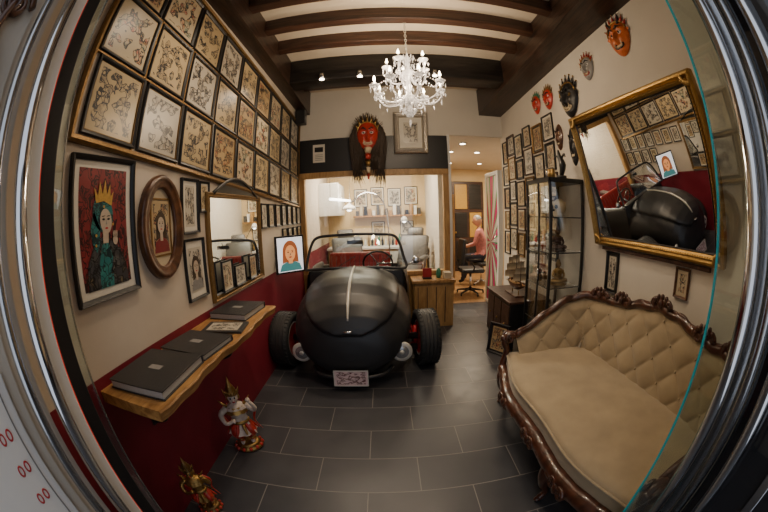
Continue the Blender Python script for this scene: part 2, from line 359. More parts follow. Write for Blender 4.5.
p=B('card_display'); p.box((.5,4.08,.64),(.62,4.2,.66),M_black); p.box((.5,4.1,.66),(.62,4.12,.78),M_redleather,.003); p.lathe([(.03,0),(.035,.05),(.03,.1),(.012,.13)],M_jade,T(.72,4.15,.64),14); p.box((.78,4.05,.64),(.88,4.2,.72),M_cream,.004); p.build()

# ------------------------------------------------------------------ shopfront
d=B('glass_entrance_door')
d.cyl((-.785,.305,0),(-.785,.305,2.75),.022,M_chrome,20)
d.cyl((-.80,.225,0),(-.80,.225,2.75),.016,M_steel,16)
d.box((-.86,.335,0),(-.815,.385,2.75),M_white,.006)
d.box((-.857,.386,0),(-.825,.391,2.75),M_redstrip)
d.box((-.86,.392,0),(-.83,.45,2.75),M_black,.004)
d.box((-.848,.45,0),(-.840,.485,2.75),M_glassdoor).box((-.848,.485,0),(-.840,.489,2.75),M_steel)
d.build()
d=B('glass_entrance_door')
d.cyl((.81,.285,0),(.81,.285,2.75),.023,M_chrome,20)
d.cyl((.845,.215,0),(.845,.215,2.75),.018,M_steel,20)
d.box((.862,.245,0),(.90,.33,2.75),M_steel,.004)
d.box((.826,.31,0),(.834,.418,2.75),M_glassdoor).box((.8255,.418,0),(.8345,.424,2.75),M_teal)
d.cyl((.82,.13,0),(.82,.13,2.75),.022,M_chrome,16)
d.build()
w=B('wall_facade'); w.box((-.95,-.8,0),(-.84,.2,2.9),M_plaster).build()
w=B('window_2'); w.box((.88,-.8,0),(.95,.2,2.9),M_darkglass); w.box((.865,-.8,0),(.885,.2,.25),M_steel,.004).box((.865,-.06,0),(.885,-.02,2.9),M_steel,.004); w.build()
s=B('price_sign'); Ms=PL((-.84,-.18,.92),(0,1,0),(0,0,1))
s.box((-.3,-.35,0),(.34,.33,.012),M_white,.004,Ms)
for a,bq in (((-.27,-.32),(.31,-.315)),((-.27,.295),(.31,.3)),((.305,-.32),(.31,.3))): s.box((*a,.012),(*bq,.014),M_grey,0,Ms)
for r in range(3):
    for c in range(2): s.mould(.022,.034,[(0,.012),(0,.014),(.005,.014),(.005,.012)],M_redrim,Ms,oval=16,cx=.275-.03*c,cy=.2-.09*r)
s.build()
o=B('carved_wall_ornament'); Mo=PL((-.84,.1,2.0),(0,1,0),(0,0,1))
for sg in (1,-1):
    o.tube([(sg*(.02+.06*(1-t/20)*cos(t*.55)),.10+.06*(1-t/20)*sin(t*.55),.015) for t in range(20)],[.014,.006],M_oval,8,M=Mo)
o.tube(catm([(0,-.22,.015),(.03,-.1,.02),(-.02,0,.02),(.0,.1,.02)],6),[.008,.018,.012],M_oval,8,M=Mo)
o.build()

# ------------------------------------------------------------------ left wall : flash grid
g=B('framed_tattoo_flash_wall')
sl=-.068; cw=.393; ch=.385
Rv=V((0,1,sl)).normalized()
for j in range(3):
    for i in range(9):
        Mx=PL(V((-1.15,.73,1.905))+Rv*(cw*(i+.5))+V((0,0,ch*(j+.5))),(0,1,sl),(0,-sl,1))
        g.frame(cw-.022,ch-.018,.020,.022,M_black,(M_flash,M_flash4,M_flash2,M_flash3,M_flash)[(i*7+j*3)%5],Mx,mb=M_golddk,mw=.005,cell=(i*2+1,j*3+1))
Mx=PL(V((-1.15,.73,1.905))+Rv*(cw*4.5)+V((0,0,ch*1.5)),(0,1,sl),(0,-sl,1))
g.mould(cw*9+.06,ch*3+.07,[(0,0),(0,.02),(.012,.03),(.03,.024),(.03,0)],M_golddk,Mx)
for i in range(1,9): g.box((-cw*4.5+cw*i-.005,-ch*1.5,0),(-cw*4.5+cw*i+.005,ch*1.5,.014),M_golddk,0,Mx)
for j in (1,2): g.box((-cw*4.5,-ch*1.5+ch*j-.005,0),(cw*4.5,-ch*1.5+ch*j+.005,.014),M_golddk,0,Mx)
g.build()

# queen picture
q=B('queen_artwork_frame'); Mq=WL(.905,1.535)
q.frame(.41,.59,.022,.03,M_black,M_qbg,Mq,mb=M_paper,mw=.03,cell=(200,3))
z=.012
q.poly([(-.135,-.245),(.135,-.245),(.13,-.16),(.10,-.10),(.06,-.065),(.01,-.04),(-.04,-.04),(-.08,-.08),(-.12,-.15)],z,M_robe,Mq)
q.poly([(-.055,-.245),(.03,-.245),(.045,-.13),(.02,-.06),(-.02,-.07),(-.045,-.14)],z+.0005,M_turban,Mq)
q.ell(-.005,.055,.064,.078,z+.001,M_turban,Mq,rot=.3); q.poly([(-.062,.07),(-.085,.0),(-.08,-.06),(-.055,-.10),(-.03,-.06),(-.028,.0)],z+.001,M_turban,Mq)
q.poly([(-.012,-.065),(.022,-.065),(.028,.0),(-.01,.0)],z+.0015,M_pale,Mq); q.ell(.012,.025,.037,.052,z+.002,M_pale,Mq,rot=.12)
for x in (-.004,.028): q.ell(x,.033,.009,.0045,z+.003,M_ink,Mq); q.ell(x,.046,.012,.002,z+.003,M_ink,Mq,rot=.1)
q.ell(.014,-.004,.010,.004,z+.003,M_redrim,Mq); q.poly([(.013,.03),(.018,.011),(.009,.011)],z+.003,M_grey,Mq)
q.poly([(-.05,.10),(-.062,.165),(-.038,.13),(-.026,.19),(-.008,.135),(.008,.198),(.02,.135),(.04,.18),(.044,.125),(.062,.15),(.05,.088),(.0,.108)],z+.003,M_goldp,Mq)
q.poly([(.02,-.2),(.085,-.17),(.08,-.075),(.05,-.10)],z+.003,M_robe,Mq); q.ell(.066,-.055,.016,.022,z+.004,M_pale,Mq)
for k in range(4): q.ell(.055+.008*k,-.032,.003,.016,z+.004,M_pale,Mq)
for x,y in ((-.055,-.03),(-.06,-.07),(.055,.01),(.0,.085)): q.ell(x,y,.006,.006,z+.004,M_goldp,Mq)
q.build()

def portrait(b,M,w,h,bg,hair,skin,cloth,z=.012):
    b.quad(w,h,z,bg,M,(60,9)); s=min(w,h)
    b.poly([(-w*.45,-h*.48),(w*.45,-h*.48),(w*.36,-h*.28),(w*.12,-h*.2),(-w*.12,-h*.2),(-w*.36,-h*.28)],z+.0006,cloth,M)
    b.ell(0,h*.08,s*.30,s*.40,z+.0008,hair,M); b.poly([(-s*.3,h*.05),(-s*.32,-h*.25),(-s*.1,-h*.2),(s*.1,-h*.2),(s*.32,-h*.25),(s*.3,h*.05)],z+.0008,hair,M)
    b.poly([(-s*.08,-h*.26),(s*.08,-h*.26),(s*.08,0),(-s*.08,0)],z+.001,skin,M); b.ell(0,h*.04,s*.2,s*.28,z+.0014,skin,M)
    for x in (-1,1): b.ell(x*s*.085,h*.07,s*.04,s*.018,z+.002,M_ink,M); b.ell(x*s*.085,h*.07+s*.05,s*.05,s*.01,z+.002,M_ink,M)
    b.ell(0,h*.04-s*.14,s*.06,s*.022,z+.002,M_redrim,M); b.poly([(0,h*.06),(s*.03,h*.04-s*.07),(-s*.03,h*.04-s*.07)],z+.002,M_grey,M)
q=B('oval_picture_frame'); Mq=WL(1.335,1.51)
q.mould(.375,.54,[(0,0),(0,.03),(.012,.045),(.03,.04),(.05,.028),(.062,.034),(.07,.02),(.07,0)],M_oval,Mq,oval=48)
q.ell(0,0,.123,.205,.008,M_cream,Mq,40); q.mould(.18,.3,[(0,.008),(0,.013),(.01,.013),(.01,.008)],M_golddk,Mq,oval=0)
portrait(q,Mq,.15,.27,M_flash4,M_hair,M_pale,M_crimson,.010); q.build()
q=B('tattoo_print_frame'); Mq=WL(1.635,1.62); q.frame(.19,.33,.016,.025,M_black,M_flash2,Mq,mb=M_paper,mw=.025,cell=(31,2)); q.build()
q=B('small_print_frame'); Mq=WL(1.815,1.68); q.frame(.12,.2,.012,.02,M_black,M_flash,Mq,mb=M_paper,mw=.012,cell=(35,2)); q.build()
q=B('portrait_frame'); Mq=WL(1.655,1.24); q.frame(.23,.37,.016,.025,M_black,M_paper,Mq); portrait(q,Mq,.15,.26,M_flash2,M_hair,M_pale,M_grey); q.build()

q=B('gilt_wall_mirror'); Mq=WL(2.31,1.345); w,h=.97,.74
q.mould(w,h,[(0,0),(0,.02),(.008,.03),(.02,.024),(.03,.028),(.038,.012),(.038,0)],M_golddk,Mq)
q.quad(w-.07,h-.07,.012,M_mirror,Mq)
arc=[(-.40+.80*t/16, h/2-.01+.13*sin(pi*t/16),.0) for t in range(17)]
q.poly([(a[0],a[1]) for a in arc][::-1],.02,M_black,Mq); q.tube([(a[0],a[1],.02) for a in arc],.014,M_black,8,M=Mq)
q.build()
q=B('leaning_print_frames')
for k,(y,w_,h_) in enumerate(((2.02,.17,.22),(2.24,.2,.16),(2.5,.16,.2))): q.frame(w_,h_,.012,.018,M_black,(M_flash3,M_flash2,M_flash4)[k],WL(y,.96+h_/2+.06,.035),mb=M_paper,mw=.012,cell=(k*2+141,5)); q.box((-1.15,y-.02,1.01),(-1.11,y+.02,1.03),M_black)
q.build()
q=B('small_picture_frames')
k=0
for y in (2.93,3.14,3.36,3.58,3.8,4.02,4.23):
    for z_ in (1.54,1.27):
        if z_<1.4 and y<3.5: continue
        q.frame(.17,.24,.014,.02,M_black,(M_flash2,M_flash,M_flash3)[k%3],WL(y,z_),mb=M_paper,mw=.015,cell=(k*2+41,5)); k+=1
q.build()
q=B('monitor_screen'); c=V((-.99,3.25,1.12)); Mq=PL(c,(.74,.67,0),(0,0,1))
q.box((-.17,-.2,-.03),(.17,.2,0),M_black,.006,Mq)
M_scr=mat('screen_white',(.8,.8,.8),.3,emis=(.9,.9,.95),es=.9); M_scrs=mat('screen_skin',(.7,.35,.15),.3,emis=(.8,.30,.10),es=.8); M_scrh=mat('screen_hair',(.3,.1,.03),.3,emis=(.45,.12,.04),es=.5); M_scrc=mat('screen_teal',(.1,.2,.2),.3,emis=(.05,.3,.3),es=.5)
portrait(q,Mq,.3,.36,M_scr,M_scrh,M_scrs,M_scrc,.002)
q.cyl((-1.15,3.42,1.12),(-1.02,3.3,1.12),.02,M_black,10); q.box((-1.15,3.36,1.04),(-1.13,3.48,1.20),M_black); q.build()

# shelf + brackets + books
q=B('live_edge_shelf')
def shf(u,v):
    y=.69+1.38*u; fx=-.775+.010*sin(u*13)+.005*sin(u*41)
    P=[(-1.15,.90),(fx-.006,.90),(fx,.893),(fx-.012,.853),(-1.15,.848),(-1.15,.90)][int(round(v*5))]
    return V((P[0],y,P[1]))
q.grid(shf,40,5,M_oak,smooth=False)
for u in (0,1): q.add([shf(u,k/5) for k in range(5)],[(0,1,2,3,4)],M_oak)
for y in (.95,1.75):
    q.box((-1.148,y-.015,.58),(-1.138,y+.015,.85),M_black,.002).box((-1.15,y-.015,.838),(-.86,y+.015,.848),M_black,.002)
    q.tube(catm([(-1.14,y,.60),(-1.04,y,.64),(-.98,y,.74),(-.88,y,.83)],6),.009,M_black,8)
    q.tube([(-1.08+.03*(1-t/16)*cos(t*.6),y,.76+.03*(1-t/16)*sin(t*.6)) for t in range(16)],.005,M_black,6)
q.build()
def album(n,cx,cy,z0,w,l,h,rot):
    q=B(n); Mq=T(cx,cy,z0)@Matrix.Rotation(rot,4,'Z')
    q.box((-w/2,-l/2,0),(w/2,l/2,.006),M_leather,.002,Mq).box((-w/2,-l/2,h-.006),(w/2,l/2,h),M_leather,.002,Mq)
    q.box((-w/2,l/2-.006,.0),(w/2,l/2,h),M_leather,.002,Mq)
    q.box((-w/2+.006,-l/2+.006,.006),(w/2-.008,l/2-.006,h-.006),M_pages,0,Mq)
    q.box((-.035,-.02,h),(.035,.02,h+.0012),M_grey,0,Mq)
    q.build()
album('photo_album',-.965,.93,.90,.32,.36,.042,.05); album('photo_album',-.955,1.28,.90,.30,.28,.032,-.08); album('photo_album',-.985,1.88,.90,.28,.32,.042,-.05)
q=B('magazine'); Mq=T(-.93,1.57,.90)@Matrix.Rotation(.15,4,'Z'); q.box((-.13,-.09,0),(.13,.09,.014),M_leather,.002,Mq); q.quad(.2,.13,.0145,M_flash2,Mq,(51,3)); q.build()

# ------------------------------------------------------------------ car
cx=-.315
ys=[2.46,2.47,2.49,2.53,2.60,2.70,2.84,3.00,3.20,3.42]
ws=[.05,.25,.345,.425,.485,.525,.55,.562,.565,.565]
zt=[.36,.48,.565,.65,.735,.805,.865,.90,.925,.935]
zb=[.28,.16,.11,.09,.09,.10,.12,.14,.16,.17]
zcs=[.32,.33,.35,.39,.43,.47,.5,.52,.53,.53]
def body(y,a,off=0):
    w=lerps(ys,ws,y)+off; t=lerps(ys,zt,y)+off; b=lerps(ys,zb,y); zc=lerps(ys,zcs,y)
    c,s_=cos(a),sin(a); e=2/2.2
    x=w*math.copysign(abs(c)**e,c); z_=math.copysign(abs(s_)**e,s_)
    if z_<0: x*=1-.36*(z_*z_)
    return V((cx+x,y-off,zc+(t-zc if z_>0 else zc-b)*z_))
car=B('car')
def yst(u): return 2.46+.96*(u**2.2)
car.grid(lambda u,v: body(yst(u),2*pi*v),48,64,M_matblack,closev=True)
car.add([body(2.46,2*pi*k/30) for k in range(30)],[list(range(30))],M_matblack)
def lid(u,v,lift=0):
    y=2.475+.905*(u**2.0)
    half=lerps([0,.05,.15,.30,.5,.75,1],[.05,.35,.60,.78,.88,.90,.86],u)
    a=pi/2+(v*2-1)*half
    e=1-abs(v*2-1)**24; off=.024*e*min(1,u*18)+.001+lift
    return body(y,a,off)
car.grid(lid,60,48,M_matblack)
rim=[lid(1-k/40,0) for k in range(41)]+[lid(0,k/6) for k in range(1,6)]+[lid(k/40,1) for k in range(41)]
car.tube([p+V((0,-.002,0)) for p in rim],.006,M_ink,6)
car.tube([lid(.20+.78*k/30,.5,.006)+V((0,0,.003)) for k in range(31)],[.008,.015,.015,.012,.009],M_trim,8)
hp=lid(.10,.5); car.tube(catm([hp+V((-.035,-.008,.0)),hp+V((-.02,-.035,.0)),hp+V((.02,-.035,.0)),hp+V((.035,-.008,.0))],5),.008,M_chrome,8)
car.tube(catm([(cx-.36,2.62,.15),(cx-.27,2.50,.125),(cx,2.45,.115),(cx+.27,2.50,.125),(cx+.36,2.62,.15)],8),.02,M_matblack,8)
Mp=PL((cx+.0,2.415,.135),(1,0,.0),(0,.1,1)); car.box((-.15,-.075,-.008),(.15,.075,0),M_steel,.003,Mp); car.quad(.285,.135,.001,M_platem,Mp,(3,3)); car.mould(.3,.15,[(0,0),(0,.006),(.007,.006),(.007,0)],M_trim,Mp)
for x in (-.08,.08): car.cyl((cx+x,2.42,.14),(cx+x,2.6,.2),.01,M_black,8)
uy=[3.40,3.55,3.8,4.0,4.18]; uw=[.565,.585,.61,.61,.58]
prof=[(-.14,.17),(-.02,.28),(0,.45),(-.005,.7),(-.03,.86),(-.06,.905),(-.09,.89),(-.11,.8),(-.12,.3),(-.3,.24)]
for sg in (-1,1):
    def side(u,v,sg=sg):
        y=3.40+.78*u; w=lerps(uy,uw,y); pr=prof[int(round(v*9))]
        return V((cx+sg*(w+pr[0]),y,pr[1]))
    car.grid(side,12,9,M_matblack)
car.box((cx-.47,3.40,.20),(cx+.47,4.18,.25),M_black)
car.box((cx-.56,4.12,.18),(cx+.56,4.19,.86),M_matblack,.02)
car.box((cx-.53,3.40,.55),(cx+.53,3.55,.91),M_matblack,.03)
for x in (-.2,.0,.15): car.lathe([(.04,0),(.045,.01),(.035,.012)],M_chrome,T(cx+x+.2,3.56,.82)@Matrix.Rotation(-pi/2,4,'X'),16)
zb0,zt0=.925,1.27; yb,yt=3.37,3.50
wf=[(cx-.54,yb,zb0),(cx-.525,yb+.05,1.04),(cx-.48,yt-.03,1.2),(cx-.41,yt,zt0),(cx-.2,yt-.01,zt0+.018),(cx,yt-.015,zt0+.024),(cx+.2,yt-.01,zt0+.018),(cx+.41,yt,zt0),(cx+.48,yt-.03,1.2),(cx+.525,yb+.05,1.04),(cx+.54,yb,zb0),(cx+.3,yb-.03,zb0+.015),(cx,yb-.05,zb0+.022),(cx-.3,yb-.03,zb0+.015)]
wfp=catm(wf+[wf[0]],4)[:-1]
car.tube(wfp,.016,M_matblack,8,closed=True)
car.add([V(p) for p in wfp],[list(range(len(wfp)))],M_glassw)
car.tube([(cx,yt-.02,zt0),(cx,yt+.02,zt0-.06)],.005,M_chrome,6); car.box((cx-.09,yt+.01,zt0-.09),(cx+.09,yt+.03,zt0-.045),M_black,.008)
for x0 in (-.2,.2): car.tube([(cx+x0,yb-.04,zb0+.02),(cx+x0+.2,yb+.03,1.06)],.004,M_black,6)
for sg in (-1,1):
    car.tube(catm([(cx+sg*.54,3.42,.93),(cx+sg*.6,3.4,.97),(cx+sg*.65,3.4,.99)],4),.006,M_chrome,6); car.sph((cx+sg*.66,3.4,1.0),.042,M_chrome,(1,.5,1),12)
Ms=T(cx+.24,3.68,.93)@Matrix.Rotation(-1.1,4,'X')
car.tube([Ms@V((.17*cos(a*.2618),.17*sin(a*.2618),0)) for a in range(24)],.011,M_black,8,closed=True)
for a in (0,2.09,4.18): car.tube([Ms@V((0,0,0)),Ms@V((.17*cos(a),.17*sin(a),0))],.008,M_chrome,6)
car.cyl(Ms@V((0,0,0)),(cx+.24,3.5,.82),.016,M_black,8)
car.box((cx-.46,3.68,.3),(cx+.46,4.05,.5),M_redleather,.05)
Mb=T(cx,4.03,.45)@Matrix.Rotation(-.15,4,'X'); car.box((-.40,-.05,0),(.40,.05,.58),M_redleather,.045,Mb)
for k in range(13): car.tube([Mb@V((-.36+.06*k,-.054,.08)),Mb@V((-.36+.06*k,-.054,.53))],.006,M_crimson,6)
for z_ in (.20,.32): car.cyl((cx-.62,2.93,z_),(cx+.62,2.93,z_),.032,M_black,14)
M_lens=mat('headlight_lens',(.36,.37,.38),.10,.6,var=.3,vs=120)
R_=.282
for sg in (-1,1):
    wx=cx+sg*.705
    for z_ in (.20,.32): car.tube(catm([(cx+sg*.52,2.92,z_),(cx+sg*.56,2.99,z_),(cx+sg*.6,3.06,z_-.01)],4),.02,M_redrim,8)
    car.cyl((cx+sg*.60,3.0,.15),(cx+sg*.60,3.0,.40),.022,M_redrim,10); car.cyl((cx+sg*.57,2.98,.3),(cx+sg*.50,3.1,.62),.022,M_chrome,10)
    Mw=T(wx,2.98,R_)@Matrix.Rotation(sg*.10,4,'Z')@Matrix.Rotation(pi/2,4,'Y')@Matrix.Diagonal((R_/.305,R_/.305,1,1))
    tp=[(.19,-.07),(.2,-.085),(.25,-.1),(.285,-.098),(.302,-.08),(.305,-.04),(.305,.04),(.302,.08),(.285,.098),(.25,.1),(.2,.085),(.19,.07)]
    vs=[];fs=[];n=len(tp);S_=48
    for i in range(S_):
        for r_,z_ in tp: vs.append((r_*cos(2*pi*i/S_),r_*sin(2*pi*i/S_),z_))
    for i in range(S_):
        for k in range(n-1): fs.append((i*n+k,((i+1)%S_)*n+k,((i+1)%S_)*n+k+1,i*n+k+1))
    car.add(vs,fs,M_rubber,True,Mw)
    for zz in (-.055,-.018,.018,.055): car.tube([Mw@V((.3055*cos(2*pi*i/36),.3055*sin(2*pi*i/36),zz)) for i in range(36)],.0045,M_ink,5,closed=True)
    for i in range(40):
        a=2*pi*i/40
        for s2 in (-1,1): car.box((.298,-.004,min(s2*.062,s2*.092)),(.3085,.004,max(s2*.062,s2*.092)),M_rubber,0,Mw@Matrix.Rotation(a,4,'Z'))
    car.lathe([(.195,-.075),(.2,-.08),(.185,-.06),(.17,-.03),(.12,-.035),(.1,-.02),(.06,.02),(.06,.03),(.1,.03),(.12,.035),(.17,.03),(.185,.06),(.2,.08),(.195,.075)],M_redrim,Mw,32)
    for s2 in (-1,1):
        car.lathe([(.01,.03*s2),(.055,.03*s2),(.062,.05*s2),(.045,.07*s2),(.005,.078*s2)],M_chrome,Mw,20)
        car.tube([Mw@V((.19*cos(2*pi*i/36),.19*sin(2*pi*i/36),.079*s2)) for i in range(36)],.006,M_trim,6,closed=True)
    hx=cx+sg*.445; Mh=T(hx,2.58,.315)@Matrix.Rotation(pi/2,4,'X')
    car.lathe([(.01,-.13),(.04,-.12),(.07,-.07),(.085,-.01),(.088,.0),(.088,.012),(.076,.018)],M_black,Mh,28)
    car.lathe([(.088,.0),(.095,.008),(.090,.022),(.070,.024)],M_trim,Mh,28)
    car.lathe([(.074,.014),(.06,.026),(.03,.033),(.003,.035)],M_lens,Mh,28)
    car.lathe([(.02,.03),(.022,.038),(.002,.042)],M_trim,Mh,14)
    car.tube(catm([(hx,2.66,.30),(hx+sg*.02,2.8,.27),(hx+sg*.05,2.92,.25)],4),.012,M_black,8)
    car.cyl((cx+sg*.60,3.02,.2),(cx+sg*.2,3.05,.2),.01,M_steel,8)
car.build()

# ------------------------------------------------------------------ sofa
so=B('victorian_sofa')
path=catm([(.98,.40,0),(1.22,.375,0),(1.45,.39,0),(1.62,.48,0),(1.69,.68,0),(1.70,1.0,0),(1.70,1.27,0),(1.70,1.55,0),(1.69,1.84,0),(1.62,2.04,0),(1.45,2.13,0),(1.22,2.145,0),(.98,2.12,0)],10)
Lp=[0]
for i in range(1,len(path)): Lp.append(Lp[-1]+(path[i]-path[i-1]).length)
tot=Lp[-1]
def pp(s_):
    x=s_*tot
    for i in range(len(path)-1):
        if x<=Lp[i+1]+1e-6 or i==len(path)-2:
            t=(x-Lp[i])/(Lp[i+1]-Lp[i]); p_=path[i].lerp(path[i+1],t); d_=(path[i+1]-path[i]).normalized(); break
    nrm=V((-d_.y,d_.x,0)); return p_,nrm
def crest(s_):
    m_=abs(s_-.5)*2
    return lerps([0,.12,.3,.45,.58,.7,.8,.92,1],[.955,.935,.875,.865,.865,.82,.74,.64,.585],m_)
TS=.118
def back(u,v):
    p_,n_=pp(u); h=crest(u)-.02; z_=.42+(h-.42)*v
    a=u*tot/TS; b_=(z_-.42)/TS
    f=(abs(sin(pi*(a+b_)*.5))*abs(sin(pi*(a-b_)*.5)))**.45
    ed=min(1,(1-v)*6)*min(1,u*30,(1-u)*30)
    return p_+n_*(.10*(1-v)+.02+.024*f*ed)+V((0,0,z_))
so.grid(back,300,46,M_velvet)
so.grid(lambda u,v:(lambda q:q[0]-q[1]*(.015)+V((0,0,.3+(crest(u)-.32)*v)))(pp(u)),80,4,M_velvet)
for i in range(1,int(tot/TS)):
    for j in range(1,5):
        if (i+j)%2: continue
        u=i*TS/tot; z_=.42+j*TS; h=crest(u)-.02
        if z_<h-.03:
            v=(z_-.42)/(h-.42); pb=back(u,v); q_=pp(u)[1]; so.sph(pb+q_*.005,.009,M_velvet,seg=8)
cr=[]
for k in range(121):
    u=k/120; p_,n_=pp(u); cr.append(p_+n_*.015+V((0,0,crest(u)+.006*sin(u*90))))
so.tube(cr,[.024+.007*abs(sin(k*.35)) for k in range(121)],M_dkwood,10)
cr2=[p_+V((0,0,.022)) for p_ in cr]; so.tube(cr2,[.010+.006*abs(sin(k*.7)) for k in range(121)],M_dkwood,6)
def scroll(c,R,U,r,m,turns=2.2,flip=1):
    Ms_=PL(c,R,U); n=26
    so.tube([Ms_@V((flip*r*(1-t/n)*cos(t/n*turns*2*pi),r*(1-t/n)*sin(t/n*turns*2*pi),.01*t/n)) for t in range(n)],[.014,.005],m,6)
for u0 in (.5,.36,.64,.27,.73):
    p_,n_=pp(u0); h=crest(u0); t_=V((n_.y,-n_.x,0))
    for f in (-1,1): scroll(p_+n_*.035+t_*(.05*f)+V((0,0,h+.02)),t_,(0,0,1),.045,M_dkwood,flip=f)
    for k in range(7): 
        a=pi*k/6; so.sph(p_+n_*.035+t_*(.075*cos(a))+V((0,0,h+.025+.05*sin(a))),.017,M_dkwood,(1,1,1.3),8)
    so.sph(p_+n_*.045+V((0,0,h+.035)),.026,M_dkwood,(1,.8,1.2),10)
for u0,y0 in ((0,.40),(1,2.12)):
    so.tube(catm([(1.0,y0,.585),(.93,y0,.585),(.895,y0,.535),(.92,y0,.46),(.90,y0,.36),(.90,y0,.28)],6),[.03,.034,.03,.024,.028,.035],M_dkwood,10)
    scroll(V((.925,y0-.03,.57)),(1,0,0),(0,0,1),.04,M_dkwood); scroll(V((.925,y0+.03,.57)),(-1,0,0),(0,0,1),.04,M_dkwood)
    so.sph((.885,y0,.565),.03,M_dkwood,seg=10)
def fx(t): return .905-.105*max(0,sin(pi*t))+.018*cos(4*pi*t)
out=[]
for k in range(25): t=k/24; out.append((fx(t),.40+1.72*t))
for k in range(1,9): out.append((fx(1)+(1.62-fx(1))*k/8,2.12))
for k in range(1,16): out.append((1.64,2.12-1.72*k/16))
for k in range(0,8): out.append((1.62-(1.62-fx(0))*k/8,.40))
cxs=1.28;cys=1.26
loops=[(.985,.32),(1.0,.36),(1.0,.41),(.985,.435),(.95,.452),(.88,.462),(.7,.47),(.4,.474),(.05,.475)]
n=len(out); vs=[];fs=[]
for s_,z_ in loops:
    for x,y in out: vs.append((cxs+(x-cxs)*s_,cys+(y-cys)*(1-(1-s_)*.6 if s_>.9 else s_),z_))
for i in range(len(loops)-1):
    for k in range(n): fs.append((i*n+k,i*n+(k+1)%n,(i+1)*n+(k+1)%n,(i+1)*n+k))
fs.append([ (len(loops)-1)*n+k for k in range(n)])
so.add(vs,fs,M_velvet,True)
so.tube([(x,y,.425) for x,y in out[:25]],.008,M_velvet,6)
rail=[(fx(k/60)-.012,.40+1.72*k/60,.305) for k in range(61)]
so.tube(rail,[.046+.006*abs(sin(k*.5)) for k in range(61)],M_dkwood,10)
so.tube([(x-.03,y,.275+.02*abs(sin(pi*(y-.4)/.43))) for x,y,z_ in rail],[.014+.006*abs(sin(k*1.1)) for k in range(61)],M_dkwood,6)
for yy in (.83,1.26,1.69):
    xx=fx((yy-.4)/1.72)-.055
    for f in (-1,1): scroll(V((xx,yy+f*.05,.285)),(0,-1,0),(0,0,1),.038,M_dkwood,flip=f)
    so.sph((xx-.005,yy,.28),.026,M_dkwood,(.6,1,1.3),10)
so.box((1.0,.38,.25),(1.66,.43,.34),M_dkwood,.01).box((1.0,2.09,.25),(1.66,2.14,.34),M_dkwood,.01).box((1.6,.4,.25),(1.68,2.12,.34),M_dkwood,.01)
for yy in (.44,.98,2.08):
    xx=fx((yy-.4)/1.72)+.01
    so.tube(catm([(xx,yy,.31),(xx-.035,yy,.25),(xx-.03,yy,.16),(xx+.01,yy,.08),(xx-.01,yy,.03),(xx-.035,yy,.012)],6),[.05,.048,.034,.02,.018,.022,.012],M_dkwood,10)
    so.sph((xx-.05,yy,.26),.024,M_dkwood,(.6,1,1.2),8); so.sph((xx-.02,yy,.014),.022,M_dkwood,(1.3,1,.64),8)
for yy in (.44,2.08): so.tube(catm([(1.66,yy,.3),(1.67,yy,.15),(1.72,yy,.01)],5),[.035,.02],M_dkwood,8)
so.build()

# ------------------------------------------------------------------ big right mirror
q=B('gilt_leaning_mirror'); Mq=PL((1.665,1.51,1.775),(0,-1,0),(-.22,0,.97)); w,h=1.36,1.05
q.mould(w,h,[(0,-.03),(0,.02),(.012,.034),(.025,.036),(.038,.018),(.046,.028),(.058,.016),(.066,.010),(.066,-.02)],M_gold,Mq)
q.box((-w/2+.01,-h/2+.01,-.035),(w/2-.01,h/2-.01,-.02),M_beam,0,Mq)
q.mould(w-.13,h-.13,[(0,.010),(.006,.016),(.012,.008)],M_ink,Mq)
q.quad(w-.125,h-.125,.008,M_mirror,Mq)
for sx in (-1,1):
    for sy in (-1,1):
        for k in range(7):
            a=k*pi/12; q.sph((sx*(w/2-.03)-sx*.06*sin(a)*.8,sy*(h/2-.03)-sy*.06*cos(a)*.8,.03),.017,M_gold,(1,1,.7),8,M=Mq)
for k in range(60):
    x=-w/2+.05+(w-.1)*k/59
    for sy in (-1,1): q.sph((x,sy*(h/2-.052),.024),.006,M_gold,seg=6,M=Mq)
for k in range(46):
    y=-h/2+.05+(h-.1)*k/45
    for sx in (-1,1): q.sph((sx*(w/2-.052),y,.024),.006,M_gold,seg=6,M=Mq)
for y in (1.1,1.9): q.tube([(1.8,y,2.4),(1.58,y,2.26)],.003,M_steel,5)
q.box((1.77,.95,1.225),(1.8,2.1,1.25),M_beam)
q.build()

q=B('framed_picture_gallery'); k=0
for i,y in enumerate((3.0,3.28,3.56,3.84,4.1,4.32)):
    zz=2.58-.05*(i%2)
    for j in range(5):
        hh=(.29,.33,.26,.31)[(i+j*3)%4]; ww=(.24,.21,.25)[(i*2+j)%3]-(.05 if i==5 else 0)
        q.frame(ww,hh,.017,.024,(M_black,M_black,M_beam,M_golddk,M_black)[(i*3+j)%5],(M_flash2,M_flash4,M_flash3,M_flash)[(i+j*2)%4],WR(y,zz-hh/2),mb=(M_paper,M_ink,M_cream)[(i+j)%3],mw=.018,cell=(k*2+61,7)); zz-=hh+.025; k+=1
q.build()
q=B('tall_print_frame'); q.frame(.16,.33,.014,.022,M_black,M_flash2,WR(1.97,1.05),mb=M_ink,mw=.02,cell=(91,3)); q.build()
q=B('small_wall_print'); q.frame(.13,.19,.016,.022,M_oval,M_flash3,WR(1.19,1.12),mb=M_cream,mw=.015,cell=(95,3)); q.build()

